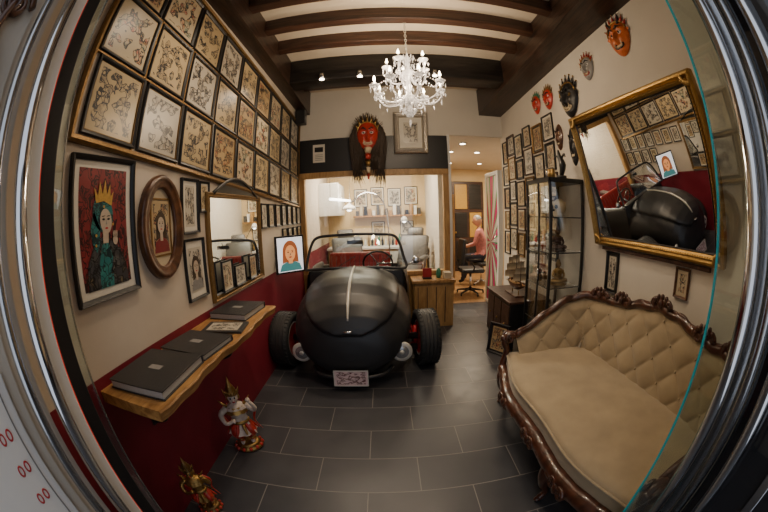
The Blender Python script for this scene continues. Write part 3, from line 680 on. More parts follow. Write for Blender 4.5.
def mask(name,M,sz,ch_,mf,me=M_white,horn=None,tusk=True,crown=None,long=1.0,ears=True):
    q=B(name); w=sz*.5; h=sz*.62*long
    def f(u,v):
        a=2*pi*v; r=u; x=r*cos(a); y=r*sin(a)
        ox=x*w*(1-.22*max(0,-y)); oy=y*h
        d=.42*math.sqrt(max(0,1-r*r*.98))
        d+=.30*math.exp(-((x)/.14)**2-((y+.05)/.28)**2)+.12*math.exp(-((x)/.22)**2-((y+.22)/.1)**2)
        for s2 in (-1,1):
            d-=.16*math.exp(-((x-s2*.36)/.17)**2-((y-.18)/.11)**2); d+=.14*math.exp(-((x-s2*.4)/.2)**2-((y-.40)/.07)**2); d+=.12*math.exp(-((x-s2*.45)/.16)**2-((y+.15)/.16)**2)
        d-=.15*math.exp(-(x/.36)**2-((y+.5)/.09)**2); d+=.1*math.exp(-(x/.25)**2-((y+.75)/.1)**2)
        return V((ox,oy,w*d))
    q.grid(f,16,32,mf,closev=True,M=M)
    for s2 in (-1,1):
        q.sph((s2*.36*w,.18*h,w*.27),w*.17,me,(1.1,.8,.9),10,M=M); q.sph((s2*.36*w,.17*h,w*.40),w*.075,M_ink,seg=8,M=M)
        q.tube([M@V((s2*w*.12,.36*h,w*.52)),M@V((s2*w*.4,.5*h,w*.50)),M@V((s2*w*.66,.42*h,w*.34))],[w*.05,w*.08,w*.02],M_ink,6)
        if tusk: q.tube([M@V((s2*w*.25,-.55*h,w*.3)),M@V((s2*w*.33,-.48*h,w*.45)),M@V((s2*w*.34,-.3*h,w*.5))],[w*.07,w*.05,w*.01],M_bone,6)
        if ears: q.grid(lambda u,v,s2=s2:V((s2*w*(.88+.28*sin(pi*v)*u),h*(.1+.3*(v-.5)+.1*u),w*(.05+.1*u))),4,8,mf,M=M)
        if horn: q.tube([M@p_ for p_ in catm([(s2*w*.35,.7*h,w*.2),(s2*w*.6,1.0*h,w*.25),(s2*w*.55,1.35*h,w*.2)],5)],[w*.13,w*.09,w*.01],horn,8)
    for k in range(7): q.box((-.3*w+.088*w*k,-.56*h,w*.28),(-.3*w+.088*w*k+.07*w,-.45*h,w*.36),M_bone,0,M)
    q.tube([M@V((w*.42*cos(a*pi/8),h*(-.5)+h*.14*sin(a*pi/8),w*.33)) for a in range(16)],w*.045,ch_,6,closed=True)
    if crown:
        for k in range(7):
            a=pi*(.12+.76*k/6); p0=V((w*.95*cos(a),h*(.3+.65*sin(a)),w*.15)); p1=V((w*1.25*cos(a),h*(.4+1.0*sin(a)),w*.1)); q.tube([M@p0,M@p1],[w*.13,w*.02],crown,6); q.sph(p1,w*.06,M_gold,seg=6,M=M)
        q.tube([M@V((w*.95*cos(pi*k/12),h*(.3+.62*sin(pi*k/12)),w*.22)) for k in range(13)],w*.06,M_gold,6)
    return q
mask('demon_mask',WR(1.55,2.86),.26,M_ink,M_maskor,horn=M_ink,crown=M_maskred).build()
mask('carved_mask',WR(2.09,2.79),.19,M_redrim,M_grey,crown=M_maskred).build()
mask('lion_mask',WR(2.48,2.60),.30,M_bone,M_black,me=M_gold,crown=M_black).build()
mask('red_mask',WR(2.90,2.74),.20,M_ink,M_maskred,crown=M_golddk).build()
mask('red_mask',WR(3.19,2.76),.19,M_ink,M_maskred,crown=M_jade).build()
mask('tribal_mask',WR(2.52,2.15),.17,M_ink,M_black,me=M_bone,tusk=False,long=1.9,ears=False).build()
mask('tribal_mask',WR(2.78,2.28),.15,M_ink,M_oval,me=M_bone,tusk=False,long=1.5,ears=False).build()

# hanging haired mask
Mh=WB(-.17,2.58,4.27); q=mask('hanging_hair_mask',Mh,.29,M_bone,M_maskred,crown=M_gold,long=1.2)
for k in range(260):
    a=random.uniform(-.15,pi+.15) if k<190 else random.uniform(-.6,pi+.6)
    x0=.155*cos(a); z0=2.60+.21*sin(a); L_=random.uniform(.45,.72); sw=random.uniform(-.08,.08)
    zend=max(1.84,z0-L_-.12)
    x1=-.17+x0*1.0+math.copysign(.06,x0)*random.random(); yb_=4.31-.04*random.random()
    q.tube(catm([(-.17+x0*.85,yb_,z0),(x1+math.copysign(.03,x0),yb_-.02,z0-.05),(x1+random.uniform(-.02,.02),yb_-.02,(z0+zend)/2),(x1*.8+(-.17)*.2+sw,yb_-.02,zend+random.uniform(0,.12))],3),[.008,.007,.002],M_hair,4)
for k in range(120):
    a=random.uniform(0,pi); q.tube([(-.17+.11*cos(a),4.30,2.64+.13*sin(a)),(-.17+.20*cos(a)+random.uniform(-.03,.03),4.27,2.66+.24*sin(a)+random.uniform(-.04,.04))],[.008,.002],M_hair,4)
for k in range(5):
    q.tube([(-.17,4.22,2.40-.09*k),(-.17,4.21,2.33-.09*k)],[.055-.008*k,.035-.006*k],(M_bone,M_maskred,M_gold,M_bone,M_maskred)[k],8)
q.box((-.19,4.29,2.3),(-.15,4.36,2.75),M_beam)
q.build()
q=B('ornate_picture_frame'); Mq=PL((.42,4.33,2.63),(1,0,0),(0,-.05,1)); w,h=.47,.60
q.mould(w,h,[(0,-.01),(0,.02),(.02,.04),(.05,.03),(.065,.035),(.08,.012),(.08,-.01)],M_silver,Mq); q.quad(w-.15,h-.15,.01,M_paper,Mq); q.quad(.2,.3,.012,M_flash2,Mq,(101,3)); q.box((-w/2+.01,-h/2+.01,-.035),(w/2-.01,h/2-.01,-.01),M_beam,0,Mq)
for k in range(22):
    for sy in (-1,1): q.sph((-w/2+.03+(w-.06)*k/21,sy*(h/2-.035),.035),.011,M_silver,seg=6,M=Mq); q.sph((sy*(w/2-.035),-h/2+.03+(h-.06)*k/21,.035),.011,M_silver,seg=6,M=Mq)
q.build()

# ------------------------------------------------------------------ chandelier
ch=B('crystal_chandelier'); X,Y=.24,2.45
ch.lathe([(.001,3.36),(.06,3.36),(.055,3.335),(.02,3.31),(.008,3.29)],M_chrome,T(X,Y,0),20)
for k in range(16):
    z_=3.28-.026*k; Mk=T(X,Y,z_)@Matrix.Rotation(pi/2*(k%2),4,'Z')@Matrix.Rotation(pi/2,4,'X')
    ch.tube([Mk@V((.009*cos(a*pi/4),.018*sin(a*pi/4),0)) for a in range(8)],.003,M_trim,5,closed=True)
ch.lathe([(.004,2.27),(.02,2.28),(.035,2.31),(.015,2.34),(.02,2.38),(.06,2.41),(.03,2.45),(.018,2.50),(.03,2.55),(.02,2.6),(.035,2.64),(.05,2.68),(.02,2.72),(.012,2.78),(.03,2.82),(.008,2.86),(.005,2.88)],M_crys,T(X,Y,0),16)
def crystal(p_,s_,m=M_crys,el=1.6):
    vs=[(0,0,s_*el),(0,0,-s_*el*1.3)]+[(s_*.55*cos(a*pi/3),s_*.55*sin(a*pi/3),0) for a in range(6)]
    fs=[(0,2+i,2+(i+1)%6) for i in range(6)]+[(1,2+(i+1)%6,2+i) for i in range(6)]
    ch.add(vs,fs,m,False,T(*p_))
def swag(a_,b_,dip,n=8,s_=.008):
    for k in range(1,n):
        t=k/n; p_=a_.lerp(b_,t); p_.z-=dip*4*t*(1-t); crystal(p_,s_,el=1)
def ring(r_,z_,n,s_): 
    for k in range(n): crystal((X+r_*cos(2*pi*k/n),Y+r_*sin(2*pi*k/n),z_),s_)
tips=[]
for tier,(na,rr_,z0,zt_) in enumerate(((8,.28,2.46,2.53),(5,.17,2.64,2.74))):
    for k in range(na):
        a=2*pi*k/na+.25*tier+.2; c_,s_=cos(a),sin(a)
        P=lambda r_,z_:(X+r_*c_,Y+r_*s_,z_)
        ch.tube(catm([P(.03,z0),P(rr_*.35,z0-.06),P(rr_*.75,z0-.05),P(rr_,z0+.02),P(rr_,zt_-.01)],6),[.009,.007,.006],M_crys,7)
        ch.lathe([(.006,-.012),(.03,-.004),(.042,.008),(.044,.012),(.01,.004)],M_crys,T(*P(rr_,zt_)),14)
        ch.cyl(P(rr_,zt_),P(rr_,zt_+.05),.008,M_white,8)
        ch.lathe([(.004,0),(.011,.012),(.010,.024),(.004,.042),(.001,.052)],M_bulb,T(*P(rr_,zt_+.05)),10)
        for j in range(5):
            b2=2*pi*j/5; crystal((X+rr_*c_+.038*cos(b2),Y+rr_*s_+.038*sin(b2),zt_-.03),.013)
        crystal(P(rr_,zt_-.10),.016); crystal(P(rr_*.75,z0-.085),.013)
        tips.append((tier,V(P(rr_,zt_))))
t0=[t for i,t in tips if i==0]; t1=[t for i,t in tips if i==1]
for i in range(len(t0)): swag(t0[i],t0[(i+1)%len(t0)],.07,10); swag(t0[i],V((X,Y,2.80)),.03,14,.008)
for i in range(len(t1)): swag(t1[i],t1[(i+1)%len(t1)],.05,7); swag(t1[i],V((X,Y,2.86)),.02,9,.008)
for r_,z_,n_,s_ in ((.06,2.83,12,.012),(.06,2.40,12,.013),(.09,2.55,12,.013),(.09,2.70,12,.013),(.045,2.33,10,.013),(.025,2.29,6,.012)): ring(r_,z_,n_,s_)
for k in range(12):
    a=2*pi*k/12
    for j in range(8): crystal((X+(.13-.12*j/8)*cos(a),Y+(.13-.12*j/8)*sin(a),2.44-.022*j),.009,el=1)
crystal((X,Y,2.225),.022)
ch.build()
for k in range(4):
    a=pi/2*k+.4; l=bpy.data.lights.new('chandelier_bulb_light','POINT'); l.energy=13; l.color=(1,.77,.52); l.shadow_soft_size=.05
    lo=bpy.data.objects.new('chandelier_bulb_light',l); lo.location=(X+.28*cos(a),Y+.28*sin(a),2.62); SC.objects.link(lo)

# ------------------------------------------------------------------ glass cabinet
q=B('glass_display_cabinet'); x0,x1,y0,y1,zt_=1.40,1.785,2.40,2.88,1.80
for x in (x0,x1-.025):
    for y in (y0,y1-.025): q.box((x,y,0),(x+.025,y+.025,zt_),M_black,.003)
q.box((x0,y0,zt_-.03),(x1,y1,zt_+.01),M_black,.003).box((x0,y0,.05),(x1,y1,.12),M_black,.003)
q.box((x0,y0+.22,.12),(x0+.012,y0+.232,zt_-.03),M_black)
shz=(.12,.5,.85,1.16,1.47)
for z_ in shz[1:]: q.box((x0+.01,y0+.01,z_-.008),(x1-.01,y1-.01,z_),M_glass); q.tube([(x0+.012,y0+.012,z_-.004),(x1-.012,y0+.012,z_-.004)],.005,M_black,4); q.tube([(x0+.012,y0+.012,z_-.004),(x0+.012,y1-.012,z_-.004)],.005,M_black,4)
q.box((x0+.008,y0+.025,.12),(x0+.011,y1-.025,zt_-.03),M_glass); q.box((x0+.025,y0+.008,.12),(x1-.025,y0+.011,zt_-.03),M_glass)
q.box((x0+.025,y1-.011,.12),(x1-.025,y1-.008,zt_-.03),M_glass)
q.cyl((x0-.01,2.6,.9),(x0-.01,2.6,1.0),.006,M_chrome,8)
q.build()
def buddha(b,c,s_,m):
    M2=T(*c)@Matrix.Scale(s_,4)
    b.lathe([(.5,0),(.55,.05),(.45,.12),(.5,.16)],m,M2,16)
    b.tube([M2@p_ for p_ in catm([(-.1,0,.25),(-.45,-.15,.22),(-.1,-.42,.24),(.25,-.3,.26)],5)],[.14*s_,.12*s_,.08*s_],m,8); b.tube([M2@p_ for p_ in catm([(.1,0,.25),(.45,-.15,.22),(.1,-.38,.28),(-.25,-.3,.28)],5)],[.14*s_,.12*s_,.08*s_],m,8)
    b.lathe([(.2,.2),(.27,.35),(.24,.55),(.3,.75),(.22,.86),(.09,.9),(.08,.96)],m,M2,14,sc=(1,.7)); b.sph((0,0,1.1),.17,m,(.9,.95,1.15),12,M=M2); b.sph((0,.02,1.27),.11,m,seg=10,M=M2); b.tube([M2@V((0,0,1.3)),M2@V((0,0,1.5))],[.06*s_,.005*s_],m,6)
    for sg in (-1,1):
        b.tube([M2@p_ for p_ in catm([(sg*.27,0,.76),(sg*.38,-.05,.5),(sg*.15,-.3,.38)],5)],[.09*s_,.07*s_,.05*s_],m,8); b.sph((sg*.16,0,1.08),.05,m,(.5,.6,1.6),6,M=M2)
    b.sph((0,-.17,1.08),.035,m,seg=6,M=M2)
q=B('gold_buddha_figurine'); buddha(q,(1.6,2.56,.85),.17,M_gold); q.build()
q=B('dark_figurine'); buddha(q,(1.58,2.56,1.16),.16,M_beam); q.build()
q=B('carved_skull'); 
q.sph((1.6,2.56,1.56),.08,M_bone,(.8,1,.95),14); q.box((1.55,2.51,1.47),(1.62,2.61,1.53),M_bone,.015)
for s2 in (-1,1): q.sph((1.545,2.56+s2*.032,1.56),.02,M_ink,seg=8)
q.sph((1.535,2.56,1.53),.01,M_ink,seg=6)
q.build()
q=B('violin'); q.tube(catm([(1.58,2.56,.5),(1.58,2.56,.53),(1.58,2.56,.58),(1.58,2.56,.63),(1.58,2.56,.67)],4),[.03,.075,.045,.06,.02],M_oval,14,flat=.6); q.tube([(1.58,2.56,.66),(1.58,2.56,.81)],.009,M_dkwood,6); q.sph((1.58,2.56,.815),.016,M_dkwood,seg=8); q.build()
q=B('vase'); q.lathe([(.04,0),(.07,.06),(.08,.12),(.04,.2),(.03,.24),(.045,.27)],M_jade,T(1.6,2.55,.12),18); q.build()
q=B('cabinet_curios')
for j,z_ in enumerate(shz):
    for k in range(3):
        yy=2.70+.055*k; xx=1.5+.09*((k+j)%3); hh=.08+.04*((k*3+j)%4); mm=(M_beam,M_golddk,M_bone,M_maskred,M_black,M_silver)[(k*2+j)%6]
        if (k+j)%2: q.lathe([(.022,0),(.028,hh*.3),(.014,hh*.6),(.022,hh*.8),(.006,hh)],mm,T(xx,yy,z_),12)
        else: q.box((xx-.02,yy-.02,z_),(xx+.02,yy+.02,z_+hh*.5),mm,.004); q.sph((xx,yy,z_+hh*.5+.02),.022,mm,seg=10)
q.build()
q=B('antique_tattoo_machine'); 
q.box((1.55,2.62,1.81),(1.65,2.82,1.83),M_beam,.004); q.cyl((1.6,2.66,1.83),(1.6,2.66,1.92),.022,M_gold,10); q.cyl((1.6,2.72,1.83),(1.6,2.72,1.92),.022,M_gold,10); q.box((1.585,2.63,1.92),(1.615,2.8,1.935),M_steel,.003); q.cyl((1.6,2.78,1.83),(1.6,2.78,1.96),.008,M_steel,8); q.build()
q=B('bird_ornament')
q.cyl((1.6,2.5,1.81),(1.6,2.5,1.84),.05,M_black,14); q.tube(catm([(1.6,2.5,1.84),(1.6,2.47,1.93),(1.59,2.50,2.02),(1.6,2.53,2.08)],5),[.02,.035,.02,.008],M_black,8)
for s2 in (-1,1): q.tube(catm([(1.6,2.5,1.98),(1.6,2.5+s2*.07,2.03),(1.59,2.5+s2*.1,2.0)],4),[.012,.006],M_black,6)
q.build()

q=B('low_display_stand'); q.box((1.3,3.0,.04),(1.78,3.75,.55),M_black,.006).box((1.28,2.98,.55),(1.79,3.77,.58),M_beam,.006)
for k in range(3): q.box((1.294,3.02+.245*k,.08),(1.3,3.24+.245*k,.52),M_beam,.0); q.sph((1.288,3.13+.245*k,.3),.012,M_gold,seg=8)
for x in (1.33,1.72):
    for y in (3.04,3.7): q.cyl((x,y,0),(x,y,.05),.02,M_black,8)
q.build()
q=B('model_sailing_ship'); Mq=T(1.48,3.3,.58)@Matrix.Scale(1.15,4)
q.box((-.06,-.14,0),(.06,.14,.015),M_dkwood,.004,Mq); q.cyl((0,-.08,.015),(0,-.08,.06),.006,M_gold,6,M=Mq); q.cyl((0,.08,.015),(0,.08,.06),.006,M_gold,6,M=Mq)
def hull(u,v):
    y=-.2+.4*u; w_=.05*max(0,sin(pi*min(1,u*.85+.12)))**.6; a=pi*v; return V((w_*cos(a),y,.125+.03*(2*u-1)**2-.07*max(0,sin(a))**.8*(.4+.6*max(0,sin(pi*(u*.9+.05))))))
q.grid(hull,18,10,M_oval,M=Mq); q.box((-.035,-.17,.115),(.035,.17,.12),M_pine,0,Mq)
q.tube([Mq@V((0,.19,.15)),Mq@V((0,.28,.20))],[.005,.002],M_dkwood,6)
for yy,hh in ((-.11,.24),(.0,.30),(.11,.26)):
    q.tube([Mq@V((0,yy,.12)),Mq@V((0,yy,.12+hh))],[.005,.002],M_dkwood,6)
    for j in range(3):
        zc_=.12+hh*(.3+.25*j); ww=.08-.02*j
        q.tube([Mq@V((-ww,yy,zc_+.03)),Mq@V((ww,yy,zc_+.03))],.0025,M_dkwood,5)
        q.grid(lambda u,v:V(((u*2-1)*ww*.95,yy+.025*sin(pi*v)*cos((u-.5)*2.4),zc_+.03-.065*v)),6,5,M_cream,M=Mq)
for sg in (-1,1):
    q.tube([Mq@V((sg*.04,-.11,.12)),Mq@V((0,0,.40)),Mq@V((sg*.04,.11,.12))],.0012,M_ink,4)
q.build()
q=B('leaning_picture_frame'); Mq=PL((1.20,3.02,.17),(.55,-.83,0),(.12,.08,1)); q.frame(.26,.34,.02,.025,M_black,M_flash4,Mq,mb=M_ink,mw=.02,cell=(111,3)); q.build()

# ------------------------------------------------------------------ statues
def statue(n,x,y,s_,cols,lean=0):
    mA,mB,mC=cols; q=B(n); M2=T(x,y,0)@Matrix.Rotation(lean,4,'Y')@Matrix.Rotation(.5,4,'Z')@Matrix.Scale(s_,4)
    q.lathe([(.16,0),(.18,.02),(.17,.05),(.13,.07),(.15,.09),(.12,.11)],mC,M2,20,sc=(1.2,1))
    for k in range(12): 
        a=2*pi*k/12; q.sph((.17*cos(a)*1.2,.16*sin(a),.05),.03,mB,(1,1,1.2),8,M=M2)
    for sg in (-1,1):
        q.tube([M2@p_ for p_ in catm([(sg*.06,0,.46),(sg*.12,-.07,.34),(sg*.08,.0,.2),(sg*.08,-.01,.12)],5)],[.085*s_,.075*s_,.05*s_,.035*s_],mB,10); q.sph((sg*.08,-.04,.125),.035,mA,(1,1.9,.6),8,M=M2)
        for zz in (.18,.26): q.lathe([(.045,-.012),(.06,0),(.045,.012)],M_gold,M2@T(sg*.085,-.01,zz),12)
    q.grid(lambda u,v:V(((.10+.10*v+.012*sin(16*pi*u)*v)*cos(2*pi*u),(.08+.08*v+.012*sin(16*pi*u)*v)*sin(2*pi*u),.5-.2*v)),64,6,mA,closeu=True,M=M2)
    for k in range(9):
        a=2*pi*k/9; q.tube([M2@p_ for p_ in catm([(.12*cos(a),.10*sin(a),.47),(.2*cos(a),.17*sin(a),.36),(.24*cos(a),.2*sin(a),.30+.04*(k%2))],4)],[.03*s_,.02*s_,.004*s_],(mB,M_gold,mA)[k%3],6,)
    q.lathe([(.1,.46),(.12,.5),(.10,.56),(.13,.66),(.15,.72),(.10,.77),(.05,.79),(.045,.82)],mA,M2,18,sc=(1.1,.8))
    q.lathe([(.12,.47),(.14,.49),(.12,.52)],M_gold,M2,18,sc=(1.05,.85)); q.grid(lambda u,v:V((.17*(1-v*.3)*cos(2*pi*u),.13*(1-v*.3)*sin(2*pi*u)-.01,.66+.09*v+.008*cos(20*pi*u))),40,3,M_gold,closeu=True,M=M2)
    q.sph((0,-.01,.885),.082,mA,(.92,1,1.15),16,M=M2)
    for sg in (-1,1):
        q.sph((sg*.03,-.082,.9),.014,M_ink,seg=6,M=M2); q.sph((sg*.085,0,.88),.03,M_gold,(.5,.8,1.4),8,M=M2)
        q.tube([M2@p_ for p_ in catm([(sg*.14,0,.73),(sg*.24,-.05,.66),(sg*.25,-.13,.76) if sg>0 else (sg*.2,-.14,.56),(sg*.2,-.16,.86) if sg>0 else (sg*.08,-.18,.6)],5)],[.05*s_,.042*s_,.03*s_,.025*s_],mA,8)
        q.sph((.2,-.16,.88) if sg>0 else (-.08,-.18,.6),.035,mA,seg=8,M=M2)
        q.tube([M2@p_ for p_ in catm([(sg*.12,.05,.76),(sg*.25,.08,.6),(sg*.2,.1,.4),(sg*.28,.08,.22)],5)],[.03*s_,.035*s_,.03*s_,.008*s_],mB,6,flat=.4)
        for k in range(3): q.tube([M2@V((sg*.12,.0,.74)),M2@V((sg*(.19+.02*k),.01,.80+.03*k))],[.03*s_,.004*s_],M_gold,6)
    q.tube([M2@V((0,-.09,.885)),M2@V((0,-.108,.865))],[.008*s_,.014*s_],mA,6); q.sph((0,-.085,.84),.02,M_redrim,(1.3,.6,.5),8,M=M2)
    q.lathe([(.088,.93),(.1,.945),(.09,.97),(.07,.99),(.078,1.0),(.055,1.03),(.06,1.04),(.035,1.08),(.02,1.13),(.002,1.2)],mC,M2,16)
    for k in range(7):
        a=pi+pi*k/6; q.tube([M2@V((.09*cos(a),.09*sin(a),.95)),M2@V((.12*cos(a),.12*sin(a),1.03))],[.022*s_,.003*s_],M_gold,6)
    return q.build()
M_porc=mat('aged_white_porcelain',(.60,.50,.42),.4,var=.4,vs=45)
statue('oriental_statue',-.965,1.57,.48,(M_porc,M_maskred,M_gold),-.06)
statue('oriental_statue',-1.0,.92,.35,(M_gold,M_maskred,M_golddk),-.08)

q=B('loudspeaker'); q.box((-1.13,4.06,2.78),(-1.0,4.2,2.98),M_black,.01); q.cyl((-1.0,4.13,2.85),(-.995,4.13,2.85),.045,M_grey,16); q.cyl((-1.15,4.13,2.88),(-1.12,4.13,2.88),.02,M_black,8); q.build()
q=B('beam_spotlights')
for x in (-.62,-.2,.62): q.cyl((x,3.265,3.05),(x,3.265,3.11),.03,M_steel,14); q.lathe([(.028,0),(.028,.006),(.002,.007)],M_spot,T(x,3.265,3.045)@Matrix.Rotation(pi,4,'X'),14)
q.build()
def alight(n,loc,tgt,e,size,col,shape='DISK',sy=None):
    l=bpy.data.lights.new(n,'AREA'); l.energy=e; l.size=size; l.shape=shape; l.color=col
    if sy: l.size_y=sy
    o=bpy.data.objects.new(n,l); o.location=loc; o.rotation_euler=(V(tgt)-V(loc)).to_track_quat('-Z','Y').to_euler(); SC.objects.link(o); return o
def slight(n,loc,tgt,e,col,ang=70):
    l=bpy.data.lights.new(n,'SPOT'); l.energy=e; l.color=col; l.spot_size=math.radians(ang); l.spot_blend=.8; l.shadow_soft_size=.06
    o=bpy.data.objects.new(n,l); o.location=loc; o.rotation_euler=(V(tgt)-V(loc)).to_track_quat('-Z','Y').to_euler(); SC.objects.link(o)
W_=(1,.80,.58)
for x,t in ((-.62,(-1.0,2.4,1.5)),(-.2,(-.3,2.9,.8)),(.62,(1.2,2.4,1.2))): slight('beam_spot_light',(x,3.22,3.02),t,38,W_,80)
q=B('ceiling_track_spotlights')
for x,y,t in ((-.35,1.38,(-1.15,1.4,1.7)),(.9,1.38,(1.5,1.3,.6)),(.2,1.38,(-.1,2.1,.3))):
    q.cyl((x,y,3.36),(x,y,3.28),.012,M_black,8); q.cyl((x,y,3.28),(x+.02,y,3.2),.035,M_black,14); slight('track_spot_light',(x,y,3.18),t,44,W_,80)
q.build()

# ------------------------------------------------------------------ studio behind glass
alight('studio_ceiling_light',(-.2,5.5,2.50),(-.2,5.5,0),95,1.2,(1,.84,.62),'RECTANGLE',.5)
q=B('fluorescent_ceiling_light'); q.box((-.7,5.4,2.56),(.5,5.6,2.62),M_white,.006)
for y in (5.45,5.55): q.cyl((-.66,y,2.55),(.46,y,2.55),.014,M_tube,10)
q.build()
q=B('tube_reflection_stand_in'); q.cyl((-.85,5.2,1.78),(-.62,6.1,1.78),.022,M_tube,10); q.cyl((-.85,5.2,1.78),(-.85,5.2,2.62),.004,M_steel,5); q.cyl((-.62,6.1,1.78),(-.62,6.1,2.62),.004,M_steel,5); q.build()  # glowing rod added to imitate a light tube's reflection in the glass
q=B('medicine_cabinet'); q.box((-1.15,5.7,1.5),(-.78,6.6,2.1),M_white,.01)
for k in range(3): q.box((-.782,5.72+.29*k,1.52),(-.775,5.99+.29*k,2.08),M_white,.003); q.cyl((-.765,5.97+.29*k,1.75),(-.765,5.97+.29*k,1.85),.005,M_chrome,6)
q.build()
q=B('work_counter'); q.box((-1.1,6.2,0),(.85,6.65,.82),M_pine,.008).box((-1.12,6.17,.82),(.87,6.68,.86),M_white,.006)
for k in range(4): q.box((-1.05+.47*k,6.192,.06),(-.62+.47*k,6.2,.78),M_white,.003); q.cyl((-.86+.47*k,6.18,.7),(-.78+.47*k,6.18,.7),.006,M_chrome,6)
q.build()
q=B('ink_bottles')
for k in range(26):
    x=-1.0+.07*k; c_=(M_maskred,M_jade,M_ink,M_white,M_gold,M_black)[k%6]; h=.12+.05*((k*5)%3)
    q.lathe([(.022,0),(.024,.01),(.024,h*.7),(.01,h*.85),(.012,h),(.004,h+.02)],c_,T(x,6.5+.04*(k%2),.86),10)
q.build()
q=B('studio_wall_shelf'); q.box((-.6,6.5,1.45),(.8,6.7,1.48),M_oak,.004)
for k in range(16):
    x=-.55+.085*k; h=.1+.04*((k*3)%4); q.box((x,6.54,1.48),(x+.06,6.66,1.48+h),(M_greyleather,M_cream,M_black,M_pine,M_white)[k%5],.003)
q.build()
q=B('studio_posters')
for k,(x,z_) in enumerate(((-.45,1.85),(-.1,1.88),(.25,1.85),(.6,1.88),(-.1,1.2),(.5,1.2))): q.frame(.28,.38 if z_>1.5 else .3,.015,.02,M_black,(M_flash3,M_flash,M_flash2)[k%3],WB(x,z_,6.7),mb=M_paper,mw=.02,cell=(121+2*k,3))
q.build()
def tbed(x,y,r):
    q=B('tattoo_chair'); Mq=T(x,y,0)@Matrix.Rotation(r,4,'Z')
    q.lathe([(.28,0),(.28,.03),(.05,.06),(.045,.45)],M_steel,Mq,24); q.box((-.27,-.45,.5),(.27,.25,.62),M_greyleather,.05,Mq)
    q.box((-.27,-.05,0),(.27,.06,.62),M_greyleather,.05,Mq@T(0,.28,.56)@Matrix.Rotation(-.5,4,'X')); q.box((-.15,-.04,.6),(.15,.05,.78),M_greyleather,.04,Mq@T(0,.28,.56)@Matrix.Rotation(-.5,4,'X'))
    for sg in (-1,1): q.box((sg*.33-.05,-.3,.75),(sg*.33+.05,.15,.81),M_greyleather,.02,Mq); q.cyl((sg*.3,-.05,.58),(sg*.33,-.05,.76),.015,M_chrome,8,M=Mq)
    q.build()
tbed(-.5,5.15,.3); tbed(.35,5.25,-.4)
q=B('arc_reflection_stand_in'); q.cyl((.1,5.9,0),(.1,5.9,.03),.14,M_chrome,24)  # added lamp whose arc stands in for a window reflection
q.tube(catm([(.1,5.9,.03),(.1,5.9,1.2),(.0,5.85,1.75),(-.3,5.8,1.9),(-.6,5.75,1.7)],8),.014,M_chrome,8); q.lathe([(.14,0),(.10,.06),(.03,.1),(.01,.12)],M_white,T(-.6,5.75,1.6),20); q.sph((-.6,5.75,1.62),.05,M_tube,seg=12); q.build()
q=B('desk_lamp'); q.cyl((.55,6.35,.86),(.55,6.35,.88),.08,M_black,16); q.tube([(.55,6.35,.88),(.65,6.35,1.15),(.45,6.3,1.4)],.01,M_black,8); q.lathe([(.08,0),(.05,.07),(.02,.1)],M_white,T(.42,6.3,1.35),16); q.sph((.42,6.3,1.36),.04,M_tube,seg=10); q.build()

# ------------------------------------------------------------------ back room
alight('back_room_light',(2.0,6.4,2.58),(2.0,6.4,0),85,.8,(1,.80,.55))
q=B('recessed_downlights')
for x,y in ((1.25,5.6),(1.75,5.6),(1.5,6.9),(2.2,6.9),(1.3,4.9)): q.lathe([(.06,0),(.06,.012),(.045,.014)],M_chrome,T(x,y,2.605),18); q.lathe([(.045,0),(.001,.001)],M_spot,T(x,y,2.602),16)
q.build()
q=B('wooden_wardrobe'); q.box((1.02,5.95,0),(1.36,6.4,1.85),M_pine,.006)
for k in range(2): q.box((1.03+.165*k,5.942,.08),(1.185+.165*k,5.95,1.8),M_pine,.003); q.sph((1.17+.05*k,5.935,1.0),.012,M_steel,seg=8)
q.build()
q=B('door_1'); q.box((1.75,7.94,0),(2.6,8.0,2.3),M_beam,.01)
for j in range(3):
    for i in range(2): q.box((1.83+.38*i,7.92,.15+.72*j),(2.15+.38*i,7.945,.78+.72*j),M_goldp if (i+j)==2 else M_beamblk,.01)
q.sph((1.83,7.9,1.0),.03,M_gold,seg=10); q.build()
q=B('poster_glass_door'); q.box((1.72,4.52,0),(1.80,4.58,2.14),M_white,.006); q.box((1.72,5.08,0),(1.80,5.14,2.14),M_white,.006); q.box((1.72,4.58,2.08),(1.8,5.08,2.14),M_white,.006); q.box((1.72,4.58,0),(1.8,5.08,.06),M_white,.006)
q.quad(.5,2.0,0,M_star,PL((1.722,4.83,1.07),(0,-1,0),(0,0,1))); q.box((1.73,4.58,.06),(1.735,5.08,2.08),M_black); q.cyl((1.70,4.62,.9),(1.70,4.62,1.2),.01,M_chrome,8); q.build()
q=B('trim_corridor_post'); q.box((.93,4.38,0),(.97,4.48,2.62),M_white,.005).build()
q=B('office_chair'); X2,Y2=1.58,5.62
for k in range(5):
    a=2*pi*k/5; q.tube([(X2,Y2,.10),(X2+.26*cos(a),Y2+.26*sin(a),.06)],[.025,.015],M_black,8); q.sph((X2+.26*cos(a),Y2+.26*sin(a),.03),.03,M_rubber,(.6,1,1),10)
q.cyl((X2,Y2,.1),(X2,Y2,.42),.025,M_chrome,12); q.box((X2-.22,Y2-.22,.42),(X2+.22,Y2+.22,.50),M_leather,.035)
q.box((-.2,-.03,0),(.2,.03,.45),M_leather,.025,T(X2-.2,Y2,.58)@Matrix.Rotation(pi/2,4,'Z')@Matrix.Rotation(.1,4,'X')); q.tube([(X2-.1,Y2,.44),(X2-.24,Y2,.5),(X2-.23,Y2,.65)],.015,M_black,8)
for sg in (-1,1): q.tube([(X2,Y2+sg*.2,.46),(X2,Y2+sg*.27,.55),(X2-.1,Y2+sg*.27,.68),(X2+.12,Y2+sg*.27,.68)],.015,M_black,8)
q.build()
